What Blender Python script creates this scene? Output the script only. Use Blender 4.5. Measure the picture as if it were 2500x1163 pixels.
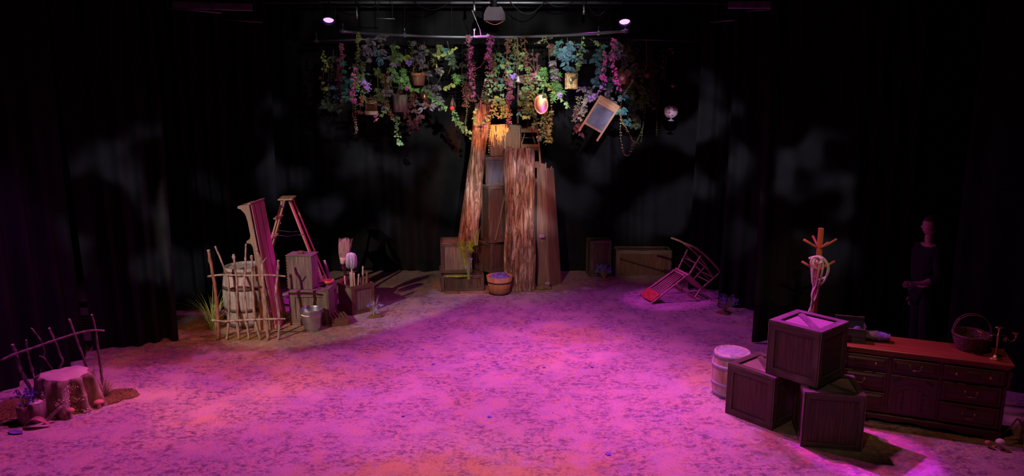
import bpy, math, random
from mathutils import Vector, Matrix, Euler, noise as mnoise
PI = math.pi
scene = bpy.context.scene
C = scene.collection
for o in list(bpy.data.objects): bpy.data.objects.remove(o)
R = random.Random(7)

# ------------------------------------------------------------------ camera, world, exposure
CAM_H, FPX, TILT = 3.3, 1817.0, 0.196
cam = bpy.data.cameras.new('camera'); cam.sensor_width = 36.0; cam.lens = FPX/2500*36
camo = bpy.data.objects.new('camera', cam); C.objects.link(camo)
camo.location = (0, 0, CAM_H); camo.rotation_euler = (PI/2-TILT, 0, 0)
scene.camera = camo
scene.view_settings.view_transform = 'Standard'; scene.view_settings.look = 'None'
scene.view_settings.gamma = 1; scene.view_settings.use_curve_mapping = False
scene.view_settings.exposure = 0.0
w = bpy.data.worlds.new('world'); scene.world = w; w.use_nodes = True
w.node_tree.nodes['Background'].inputs[0].default_value = (.35, .2, .5, 1)
w.node_tree.nodes['Background'].inputs[1].default_value = 0.0012

# pixel of the 2500x1163 photograph -> point of the room (survey of the place)
_c, _s = math.cos(TILT), math.sin(TILT)
def ray(px, py):
    u = (px-1250)/FPX; v = (581.5-py)/FPX
    return Vector((u, _c+v*_s, -_s+v*_c))
def G(px, py, z=0.0):
    d = ray(px, py); t = (z-CAM_H)/d.z
    return Vector((d.x*t, d.y*t, z))
def A(px, py, Y):
    d = ray(px, py); t = Y/d.y
    return Vector((d.x*t, Y, CAM_H+d.z*t))

# ------------------------------------------------------------------ stage lighting
def spot(name, loc, target, col, watt, angle=60, blend=.6, rad=.06, gobo=None):
    l = bpy.data.lights.new(name, 'SPOT'); l.color = col; l.energy = watt
    l.spot_size = math.radians(angle); l.spot_blend = blend; l.shadow_soft_size = rad
    o = bpy.data.objects.new(name, l); C.objects.link(o); o.location = loc
    o.rotation_euler = (Vector(target)-Vector(loc)).to_track_quat('-Z', 'Y').to_euler()
    if gobo:                                            # a break-up pattern plate in the lantern's gate
        l.use_nodes = True; nt = l.node_tree; em = nt.nodes['Emission']
        tc = nt.nodes.new('ShaderNodeTexCoord'); nz = nt.nodes.new('ShaderNodeTexNoise'); rp = nt.nodes.new('ShaderNodeMapRange')
        mp = nt.nodes.new('ShaderNodeMapping'); mp.inputs[1].default_value = (gobo[3], gobo[3]*.7, 0)
        nz.inputs['Scale'].default_value = gobo[0]; nz.inputs['Detail'].default_value = 1.0
        rp.inputs[1].default_value = gobo[1]; rp.inputs[2].default_value = gobo[2]
        rp.inputs[3].default_value = gobo[4] if len(gobo) > 4 else 0.0; rp.inputs[4].default_value = 1.0; rp.interpolation_type = 'SMOOTHSTEP'
        nt.links.new(tc.outputs['Normal'], mp.inputs[0]); nt.links.new(mp.outputs[0], nz.inputs['Vector']); nt.links.new(nz.outputs[0], rp.inputs[0]); nt.links.new(rp.outputs[0], em.inputs['Strength'])
    return o
MAG = (1.0, .15, .80); ORG = (1.0, .27, .08); COOL = (.80, .80, 1.0)
spot('magenta_wash_left', (-2.9, 10.1, 5.0), (1.2, 7.9, 0), (.9, .12, .85), 600, 84, .9, .08)
spot('magenta_wash_right', (2.6, 10.1, 5.0), (-1.6, 7.9, 0), (.95, .12, .78), 480, 84, .9, .08)
spot('magenta_wash_centre', (.1, 9.9, 5.3), (.5, 7.5, 0), MAG, 1050, 62, 1, .08)
spot('magenta_wash_front_left', (-2.0, 8.9, 5.3), (-2.9, 6.9, 0), MAG, 640, 58, 1, .10)
spot('magenta_wash_front_right', (1.7, 8.7, 5.3), (2.5, 6.5, 0), MAG, 760, 56, 1, .10)
spot('purple_back', (.6, 9.4, 5.3), (.9, 10.6, 0), (.75, .12, 1), 230, 80, 1, .10)
spot('purple_crate_lids', (1.2, 9.3, 5.3), (2.85, 7.02, 1.0), (.62, .02, 1), 3000, 12, .5, .03)
spot('magenta_left_pile', (-1.0, 9.5, 5.2), (-2.92, 10.7, 1.15), (.85, .03, .9), 620, 18, .5, .03)
spot('magenta_side_left', (-3.4, 8.6, 5.2), (-4.3, 6.9, 0), (1, .09, .65), 480, 60, 1, .08)
spot('orange_front', (-.9, 4.4, 5.2), (-.45, 5.9, 0), (1, .34, .06), 420, 27, 1, .08, (4, .38, .60, 3, .6))
spot('orange_left', (-2.2, 5.6, 5.3), (-3.6, 8.4, 0), ORG, 620, 40, .9, .08, (5, .42, .62, 1, .10))
spot('orange_centre', (1.0, 5.5, 5.3), (.6, 9.4, 0), ORG, 420, 20, 1, .08, (9, .45, .6, 5))
spot('warm_prop_left', (-6.0, 4.2, 4.7), (-3.15, 10.2, .85), (1, .82, .74), 1400, 21, .3, .03)
spot('warm_prop_right', (.6, 2.6, 4.8), (2.9, 6.9, .55), (1, .78, .66), 120, 20, .8, .04)
spot('warm_keg', (.0, 4.4, 5.0), (2.45, 7.75, .3), (1, .85, .8), 90, 14, .8, .04)
spot('tree_red', (1.8, 7.0, 5.3), (-.15, 12.2, 1.95), (1, .22, .09), 560, 21, .5, .04)
spot('tree_top_orange', (1.9, 1.5, 4.9), (-.47, 12.25, 2.74), (1, .22, .05), 8000, 4.6, .9, .03)
spot('tree_warm', (-1.6, 4.0, 5.0), (.05, 12.1, .8), (1, .74, .52), 1050, 17, .9, .04)
spot('vines_cool', (.5, 5.0, 4.4), (-.5, 11.5, 3.75), (.92, 1, .90), 1900, 42, .9, .05, (11, .40, .60, 2, .22))
spot('vines_purple_left', (-2.3, 12.3, 4.7), A(866, 230, 11.1), (1, .05, .8), 26, 14, .5, .02)
spot('vines_purple_right', Vector((1.2, 12.5, 4.7)), A(1487, 160, 11.2), (.95, .06, 1), 22, 44, .4, .02)
spot('vines_purple_mid', (-.9, 12.7, 4.75), A(1170, 160, 12.0), (1, .05, .8), 240, 17, .4, .02)
for _i, _x in enumerate((-3.1, 0.2, 2.9)):
    spot('curtain_gobo', (_x*.35, 4.6, 4.2), (_x, 13.4, 2.05), COOL, 2000, 21, .5, .03, (9, .48, .62, 3+_i*4, .0))
spot('purple_hanger', (-1.6, 11.1, 4.75), A(1172, 86, 11.93), (.5, .05, 1), 160, 12, .4, .02)
spot('curtain_gobo_left', (-1.6, 4.5, 4.4), (-4.75, 9.6, 1.7), COOL, 1100, 21, .6, .03, (9, .47, .62, 4, .0))
spot('curtain_gobo_right', (1.6, 4.8, 4.4), (3.75, 9.5, 1.9), COOL, 850, 20, .6, .03, (9, .47, .60, 6, .0))
spot('blue_side', (5.9, 4.2, 4.6), (5.9, 8, 1.5), (.12, .1, 1), 45, 36, .8, .05)
spot('purple_side', (-4.2, 5.6, 4.9), (-5.9, 8.0, .9), (.5, .05, .8), 300, 34, .8, .05)
spot('red_dresser', (3.5, 5.6, 5.4), (4.05, 6.95, .78), (1, .34, .16), 75, 26, .7, .04)
spot('magenta_chair', (-1.2, 10.2, 5.2), (2.42, 11.55, .1), (.75, .04, .85), 800, 13, .6, .02)
spot('warm_back_right', (2.6, 4.2, 4.8), (2.35, 13.0, .45), (1, .78, .62), 520, 8, .8, .03)
spot('warm_coat', (2.2, 3.0, 4.9), (3.38, 8.0, 1.75), (1, .66, .36), 330, 10, .8, .03)
spot('red_crate_tops', (-1.0, 10.0, 5.1), (-.72, 12.1, .8), (1, .16, .08), 330, 17, .7, .04)
spot('prop_glints', (1.9, 5.0, 5.2), (1.2, 11.2, 3.2), (1, .85, .7), 90, 20, .8, .03)

# ------------------------------------------------------------------ materials
def newmat(name, rough=.7, metal=0.0, spec=.3):
    m = bpy.data.materials.new(name); m.use_nodes = True
    b = m.node_tree.nodes['Principled BSDF']
    b.inputs['Roughness'].default_value = rough; b.inputs['Metallic'].default_value = metal
    b.inputs['Specular IOR Level'].default_value = spec
    return m, m.node_tree, b
def noise_col(nt, vec, scale, stops, detail=4.0, dist=0.0, rough=.5):
    n = nt.nodes.new('ShaderNodeTexNoise'); n.inputs['Scale'].default_value = scale
    n.inputs['Detail'].default_value = detail; n.inputs['Distortion'].default_value = dist; n.inputs['Roughness'].default_value = rough
    if vec: nt.links.new(vec, n.inputs['Vector'])
    r = nt.nodes.new('ShaderNodeValToRGB')
    els = r.color_ramp.elements
    while len(els) < len(stops): els.new(.5)
    for e, (p, c) in zip(els, stops): e.position = p; e.color = (*c, 1) if len(c) == 3 else c
    nt.links.new(n.outputs[0], r.inputs[0])
    return r.outputs[0], n.outputs[0]
def mixc(nt, fac, a, b, mode='MIX'):
    m = nt.nodes.new('ShaderNodeMix'); m.data_type = 'RGBA'; m.blend_type = mode
    for i, v in ((0, fac), (6, a), (7, b)):
        if isinstance(v, (int, float)): m.inputs[i].default_value = v
        elif isinstance(v, tuple): m.inputs[i].default_value = (*v, 1)
        else: nt.links.new(v, m.inputs[i])
    return m.outputs[2]
def bump(nt, b, h, s=.3, d=.01):
    n = nt.nodes.new('ShaderNodeBump'); n.inputs['Strength'].default_value = s; n.inputs['Distance'].default_value = d
    nt.links.new(h, n.inputs['Height']); nt.links.new(n.outputs[0], b.inputs['Normal'])
def mapping(nt, src, sc):
    tc = nt.nodes.new('ShaderNodeTexCoord'); mp = nt.nodes.new('ShaderNodeMapping')
    mp.inputs['Scale'].default_value = sc; nt.links.new(tc.outputs[src], mp.inputs['Vector']); return mp.outputs[0]
def wood(name, lo, hi, rough=.6, along=3.0, across=55.0, blotch=None, spec=.3, bs=.35):
    m, nt, b = newmat(name, rough, 0, spec)
    v = mapping(nt, 'UV', (along, across, 1))
    c, f = noise_col(nt, v, 1.0, [(.3, lo), (.7, hi)], 5, .6)
    v2 = mapping(nt, 'UV', (2.2, 5, 1))
    k = blotch or tuple(x*.45 for x in lo)
    _, f2 = noise_col(nt, v2, 1.3, [(0, (0, 0, 0)), (1, (1, 1, 1))], 3)
    r = nt.nodes.new('ShaderNodeMapRange'); r.inputs[1].default_value = .5; r.inputs[2].default_value = .72; nt.links.new(f2, r.inputs[0])
    c = mixc(nt, r.outputs[0], c, k)
    nt.links.new(c, b.inputs['Base Color']); bump(nt, b, f, bs, .004)
    return m
def mottled(name, cols, scale=8, rough=.8, metal=0, spec=.3, bs=.3, src='Object', sc=(1, 1, 1), detail=4, bd=.01):
    m, nt, b = newmat(name, rough, metal, spec)
    v = mapping(nt, src, sc)
    n = len(cols)
    c, f = noise_col(nt, v, scale, [(.28+.44*i/max(1, n-1), k) for i, k in enumerate(cols)], detail)
    nt.links.new(c, b.inputs['Base Color'])
    if bs: bump(nt, b, f, bs, bd)
    return m
def leafmat(name, a, b_):
    m, nt, b = newmat(name, .55, 0, .3)
    g = nt.nodes.new('ShaderNodeNewGeometry')
    c = mixc(nt, g.outputs['Random Per Island'], a, b_)
    nt.links.new(c, b.inputs['Base Color'])
    return m
M = {}
M['crate'] = wood('dark_stained_wood', (.045, .024, .018), (.13, .075, .05), .55, 3, 60, (.07, .05, .045))
M['crate_edge'] = wood('worn_wood_edge', (.10, .07, .05), (.34, .26, .19), .7, 12, 30)
M['crate_frame'] = wood('stained_frame_board', (.05, .032, .026), (.12, .08, .06), .6, 3, 50, (.15, .11, .09))
M['crate_warm'] = wood('warm_stained_wood', (.08, .035, .018), (.23, .11, .06), .55, 3, 60, (.11, .075, .055))
M['crate_grey'] = wood('grey_weathered_wood', (.09, .065, .05), (.30, .22, .16), .75, 3, 60, (.13, .10, .085))
M['crate_blue'] = wood('blue_grey_stained_wood', (.035, .04, .055), (.10, .10, .12), .6, 4, 40, (.12, .09, .08))
M['moss'] = mottled('moss', [(.14, .24, .02), (.38, .50, .06)], 60, 1, bs=1)
M['moss_dry'] = mottled('dry_moss', [(.11, .07, .025), (.26, .18, .06)], 60, 1, bs=1)
M['dresser'] = wood('dark_walnut_varnish', (.05, .018, .010), (.12, .045, .022), .35, 2.5, 40, (.10, .03, .015), .5, .1)
M['dresser_top'] = wood('walnut_top_varnish', (.20, .05, .025), (.40, .12, .05), .3, 1.5, 30, (.30, .08, .035), .5, .08)
M['orange_wood'] = wood('orange_varnished_wood', (.40, .13, .045), (.62, .24, .09), .4, 2, 40, (.5, .17, .06), .5, .1)
M['chair_wood'] = wood('chair_wood', (.34, .21, .12), (.58, .40, .25), .45, 2, 40, (.4, .26, .15), .5, .1)
M['ladder'] = wood('ladder_pine', (.36, .20, .09), (.62, .40, .20), .55, 2, 40, (.42, .24, .11))
M['red_wood'] = wood('red_brown_rough_wood', (.16, .06, .035), (.34, .15, .09), .7, 3, 50, (.12, .05, .03))
M['plank_red'] = wood('red_stained_beadboard', (.32, .14, .14), (.54, .26, .22), .55, 1.5, 35, (.4, .11, .06))
M['plank_side'] = wood('faded_brown_board', (.20, .13, .09), (.42, .29, .20), .6, 2, 40, (.3, .19, .13))
M['barrel'] = wood('barrel_oak', (.28, .23, .20), (.58, .52, .48), .75, 2, 40, (.24, .18, .16))
M['keg'] = wood('pale_keg_oak', (.34, .20, .13), (.75, .62, .52), .7, 1.5, 13, (.42, .24, .15))
M['keg_head'] = mottled('pale_keg_lid', [(.62, .55, .5), (.85, .8, .76)], 10, .7)
M['hoop'] = mottled('barrel_hoop_steel', [(.10, .06, .05), (.20, .15, .13)], 20, .6, .4)
M['hoop_grey'] = mottled('galvanised_hoop', [(.28, .28, .33), (.45, .45, .52)], 20, .6, .3)
M['bark'] = None
M['stick'] = mottled('stick_bark', [(.13, .08, .06), (.30, .22, .18), (.48, .39, .34)], 28, .85, sc=(1, 1, .4), bs=.8)
M['stick_dark'] = mottled('dark_stick_bark', [(.06, .04, .035), (.17, .12, .10), (.32, .25, .22)], 28, .85, sc=(1, 1, .4), bs=.8)
M['stick_red'] = mottled('red_stick_bark', [(.16, .06, .04), (.34, .16, .11)], 28, .85, sc=(1, 1, .3), bs=.8)
M['cut'] = mottled('fresh_cut_wood', [(.72, .60, .45), (.88, .80, .68)], 20, .8)
M['pale_wood'] = wood('pale_turned_wood', (.52, .36, .22), (.78, .60, .42), .55, 2, 40, (.6, .42, .26))
M['steel'] = mottled('galvanised_steel', [(.38, .38, .42), (.62, .62, .68)], 9, .33, .9, .5, .05)
M['chrome'] = newmat('chrome_bolt', .2, 1)[0]; M['chrome'].node_tree.nodes['Principled BSDF'].inputs[0].default_value = (.8, .8, .82, 1)
M['brass'] = mottled('aged_brass', [(.42, .26, .10), (.70, .50, .22)], 14, .35, .9, .5, .05)
M['platter'] = newmat('polished_brass_platter', .34, 1)[0]; M['platter'].node_tree.nodes['Principled BSDF'].inputs[0].default_value = (.82, .66, .42, 1)
M['gold'] = mottled('antique_gold_frame', [(.32, .15, .05), (.85, .55, .22)], 30, .4, .6, .5, .6)
M['black_metal'] = newmat('black_painted_metal', .5, .4)[0]; M['black_metal'].node_tree.nodes['Principled BSDF'].inputs[0].default_value = (.02, .02, .022, 1)
M['pipe'] = newmat('grey_steel_pipe', .45, .7)[0]; M['pipe'].node_tree.nodes['Principled BSDF'].inputs[0].default_value = (.22, .22, .25, 1)
M['wicker'] = mottled('dark_wicker', [(.06, .03, .025), (.18, .10, .08)], 40, .5, spec=.5, bs=.3)
M['rope'] = mottled('pale_rope', [(.62, .55, .45), (.85, .8, .72)], 60, .9, bs=.8)
M['yarn'] = mottled('golden_yarn', [(.75, .38, .08), (.95, .68, .28)], 60, .9, bs=.8)
M['mop'] = mottled('mop_cotton', [(.62, .60, .62), (.85, .84, .86)], 40, .95, bs=.5)
M['straw'] = mottled('broom_straw', [(.55, .38, .24), (.85, .66, .46)], 40, .9, bs=.5)
M['violet_cloth'] = mottled('violet_cloth', [(.10, .06, .30), (.30, .20, .62)], 12, .9, bs=.5)
M['grey_cloth'] = mottled('grey_green_cloth', [(.12, .12, .10), (.22, .22, .17)], 30, .95, bs=.4)
M['blue_petal'] = leafmat('blue_petal', (.10, .08, .55), (.26, .22, .85))
M['violet_petal'] = leafmat('violet_petal', (.28, .20, .65), (.5, .40, .8))
M['grass'] = leafmat('grass_blade', (.16, .30, .05), (.55, .62, .22))
M['grass_dry'] = leafmat('dry_grass', (.32, .22, .16), (.62, .5, .42))
M['stump'] = mottled('stump_bark', [(.05, .03, .022), (.22, .15, .12), (.52, .40, .34)], 9, .8, bs=1, sc=(1, 1, .35), bd=.03)
M['lichen'] = mottled('pale_lichen', [(.55, .42, .4), (.85, .72, .66)], 50, 1, bs=.6)
M['mushroom'] = mottled('mushroom_cap', [(.45, .14, .10), (.7, .4, .3)], 20, .6)
M['mushroom_stem'] = mottled('mushroom_stem', [(.7, .62, .52), (.85, .8, .72)], 20, .8)
M['skin'] = mottled('skin', [(.36, .20, .15), (.44, .26, .2)], 6, .55, bs=0)
M['hair'] = mottled('dark_hair', [(.02, .012, .01), (.06, .035, .025)], 30, .5, sc=(1, 1, .2))
M['black_cloth'] = mottled('black_cloth', [(.008, .008, .009), (.014, .014, .016)], 20, .95, bs=.2)

# stage floor: hand painted, blotches of grey, ochre, rust and olive under black spatter
m, nt, b = newmat('painted_stage_floor', .62, 0, .25)
v = mapping(nt, 'Object', (1, 1, 1))
base, _ = noise_col(nt, v, .9, [(.36, (.48, .42, .48)), (.47, (.58, .45, .36)), (.56, (.52, .42, .44)), (.63, (.64, .48, .16))], 10, .3, .62)
fine, ff = noise_col(nt, v, 4.2, [(.34, (.42, .38, .42)), (.48, (.60, .47, .46)), (.56, (.62, .46, .42)), (.66, (.68, .50, .22))], 12, .3, .7)
c = mixc(nt, .55, base, fine)
def rng(nt, f, a, b_):
    r = nt.nodes.new('ShaderNodeMapRange'); r.inputs[1].default_value = a; r.inputs[2].default_value = b_; nt.links.new(f, r.inputs[0]); return r.outputs[0]
def mul(nt, a, b_, op='MULTIPLY'):
    n = nt.nodes.new('ShaderNodeMath'); n.operation = op
    for i, x in enumerate((a, b_)):
        if isinstance(x, (int, float)): n.inputs[i].default_value = x
        else: nt.links.new(x, n.inputs[i])
    return n.outputs[0]
_, g1 = noise_col(nt, v, 2.3, [(0, (0, 0, 0))], 6); c = mixc(nt, mul(nt, rng(nt, g1, .57, .72), .6), c, (.34, .32, .38))
# worn rust / olive ground along the scenery edges (painted border; the patch by the right crates paints in their cast shadow)
sx = nt.nodes.new('ShaderNodeSeparateXYZ'); nt.links.new(v, sx.inputs[0])
wob = mul(nt, rng(nt, g1, .3, .7), .8)
back = rng(nt, mul(nt, sx.outputs[1], wob, 'ADD'), 12.6, 13.2)
c = mixc(nt, mul(nt, back, .8), c, (.26, .19, .09))
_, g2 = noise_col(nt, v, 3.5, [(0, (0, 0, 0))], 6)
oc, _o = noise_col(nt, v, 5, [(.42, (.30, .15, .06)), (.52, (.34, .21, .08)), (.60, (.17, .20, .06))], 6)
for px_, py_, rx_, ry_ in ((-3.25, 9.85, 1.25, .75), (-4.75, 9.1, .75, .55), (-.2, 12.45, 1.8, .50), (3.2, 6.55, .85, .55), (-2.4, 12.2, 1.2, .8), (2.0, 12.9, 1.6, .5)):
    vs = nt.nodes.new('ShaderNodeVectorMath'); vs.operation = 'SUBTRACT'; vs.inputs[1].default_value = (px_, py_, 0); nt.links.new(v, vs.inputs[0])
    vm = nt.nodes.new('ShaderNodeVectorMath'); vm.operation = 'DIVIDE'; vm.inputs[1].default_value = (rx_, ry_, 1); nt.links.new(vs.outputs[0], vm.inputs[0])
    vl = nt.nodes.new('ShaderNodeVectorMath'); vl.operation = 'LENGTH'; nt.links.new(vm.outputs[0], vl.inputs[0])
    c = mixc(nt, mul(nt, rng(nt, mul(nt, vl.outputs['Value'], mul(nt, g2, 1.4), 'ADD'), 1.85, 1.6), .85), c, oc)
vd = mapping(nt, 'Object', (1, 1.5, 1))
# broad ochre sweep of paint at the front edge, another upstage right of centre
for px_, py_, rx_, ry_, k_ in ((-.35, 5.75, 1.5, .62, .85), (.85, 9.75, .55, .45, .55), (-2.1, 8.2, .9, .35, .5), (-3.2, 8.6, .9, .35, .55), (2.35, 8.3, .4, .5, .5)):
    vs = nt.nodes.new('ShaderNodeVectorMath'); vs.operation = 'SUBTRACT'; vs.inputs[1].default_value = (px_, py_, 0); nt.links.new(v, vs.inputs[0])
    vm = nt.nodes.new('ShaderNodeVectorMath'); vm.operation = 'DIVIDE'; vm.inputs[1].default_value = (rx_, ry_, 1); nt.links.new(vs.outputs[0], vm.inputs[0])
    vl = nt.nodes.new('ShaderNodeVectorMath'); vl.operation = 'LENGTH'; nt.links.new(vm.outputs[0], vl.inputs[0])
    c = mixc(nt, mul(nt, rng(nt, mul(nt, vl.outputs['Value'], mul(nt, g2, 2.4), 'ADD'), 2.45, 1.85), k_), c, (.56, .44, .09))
_, s1 = noise_col(nt, vd, 11, [(0, (0, 0, 0))], 14, .3, .78); _, s2 = noise_col(nt, v, 2.4, [(0, (0, 0, 0))], 8, 0, .6)
spk = mul(nt, rng(nt, s1, .495, .56), rng(nt, s2, .42, .54))
c = mixc(nt, mul(nt, spk, .85), c, (.11, .06, .14))
_, s3 = noise_col(nt, vd, 60, [(0, (0, 0, 0))], 8, .2, .8); c = mixc(nt, mul(nt, rng(nt, s3, .50, .58), .6), c, (.19, .10, .18))
_, s6 = noise_col(nt, vd, 27, [(0, (0, 0, 0))], 12, .2, .8); c = mixc(nt, mul(nt, mul(nt, rng(nt, s6, .51, .58), rng(nt, s2, .36, .50)), .7), c, (.12, .06, .13))
_, s7 = noise_col(nt, v, 14, [(0, (0, 0, 0))], 12, .2, .8); c = mixc(nt, mul(nt, rng(nt, s7, .52, .60), .5), c, (.64, .46, .14))
_, s4 = noise_col(nt, v, 3.4, [(0, (0, 0, 0))], 12, .3, .68); c = mixc(nt, mul(nt, rng(nt, s4, .57, .64), .5), c, (.30, .27, .34))
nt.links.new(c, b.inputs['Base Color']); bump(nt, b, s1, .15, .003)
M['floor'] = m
# bark slab paint
m, nt, b = newmat('carved_bark', .7, 0, .25)
v = mapping(nt, 'Object', (12, 12, 1.1)); c, f = noise_col(nt, v, 1.5, [(.32, (.13, .05, .03)), (.45, (.34, .17, .10)), (.57, (.50, .32, .21)), (.70, (.66, .50, .37))], 9, 1.0)
v = mapping(nt, 'Object', (1, 1, .5)); _, f2 = noise_col(nt, v, 5, [(0, (0, 0, 0))], 5); c = mixc(nt, mul(nt, rng(nt, f2, .55, .68), .6), c, (.16, .06, .10)); c = mixc(nt, mul(nt, rng(nt, f2, .46, .36), .5), c, (.42, .18, .08))
v = mapping(nt, 'Object', (11, 11, 1.0)); _, f4 = noise_col(nt, v, 1.3, [(0, (0, 0, 0))], 3, 1.5)
ab = mul(nt, mul(nt, f4, .5, 'SUBTRACT'), 0.0, 'ADD'); ab2 = nt.nodes.new('ShaderNodeMath'); ab2.operation = 'ABSOLUTE'; nt.links.new(ab, ab2.inputs[0])
c = mixc(nt, mul(nt, rng(nt, ab2.outputs[0], .035, .004), .38), c, (.06, .02, .015))
v = mapping(nt, 'Object', (38, 38, 5)); _, f3 = noise_col(nt, v, 1.5, [(0, (0, 0, 0))], 5, .8); c = mixc(nt, mul(nt, rng(nt, f3, .50, .66), .5), c, (.08, .03, .02))
nt.links.new(c, b.inputs['Base Color']); bump(nt, b, mul(nt, mul(nt, f, f3, 'ADD'), rng(nt, ab2.outputs[0], 0, .05), 'ADD'), 1.0, .02); M['bark'] = m
M['curtain'] = mottled('black_velour', [(.0085, .0080, .0090), (.0135, .0125, .0135)], 4, .95, spec=.05, bs=0)
M['black_wall'] = mottled('black_wall_paint', [(.008, .008, .008), (.014, .014, .014)], 3, .9, spec=.1, bs=0)
L_ = dict(ivy=((.12, .26, .08), (.34, .5, .20)), ivyyellow=((.22, .27, .05), (.46, .5, .13)), plum=((.14, .11, .15), (.34, .28, .33)), blue=((.07, .15, .23), (.16, .28, .36)),
          teal=((.04, .15, .14), (.11, .30, .26)), green=((.07, .22, .05), (.25, .45, .12)), maroon=((.12, .03, .05), (.26, .08, .1)), redvine=((.18, .05, .045), (.36, .13, .08)),
          olive=((.10, .13, .04), (.28, .32, .10)), pink=((.75, .08, .4), (.95, .3, .7)), violet=((.3, .12, .7), (.6, .35, .9)), white=((.26, .27, .16), (.46, .44, .30)), dark=((.04, .07, .04), (.12, .16, .10)),
          rose=((.26, .05, .10), (.55, .14, .24)))
for k, (a_, b_) in L_.items(): M['leaf_'+k] = leafmat('leaf_'+k, a_, b_)
M['stem'] = mottled('vine_stem', [(.12, .10, .04), (.25, .2, .1)], 30, .9)

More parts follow.
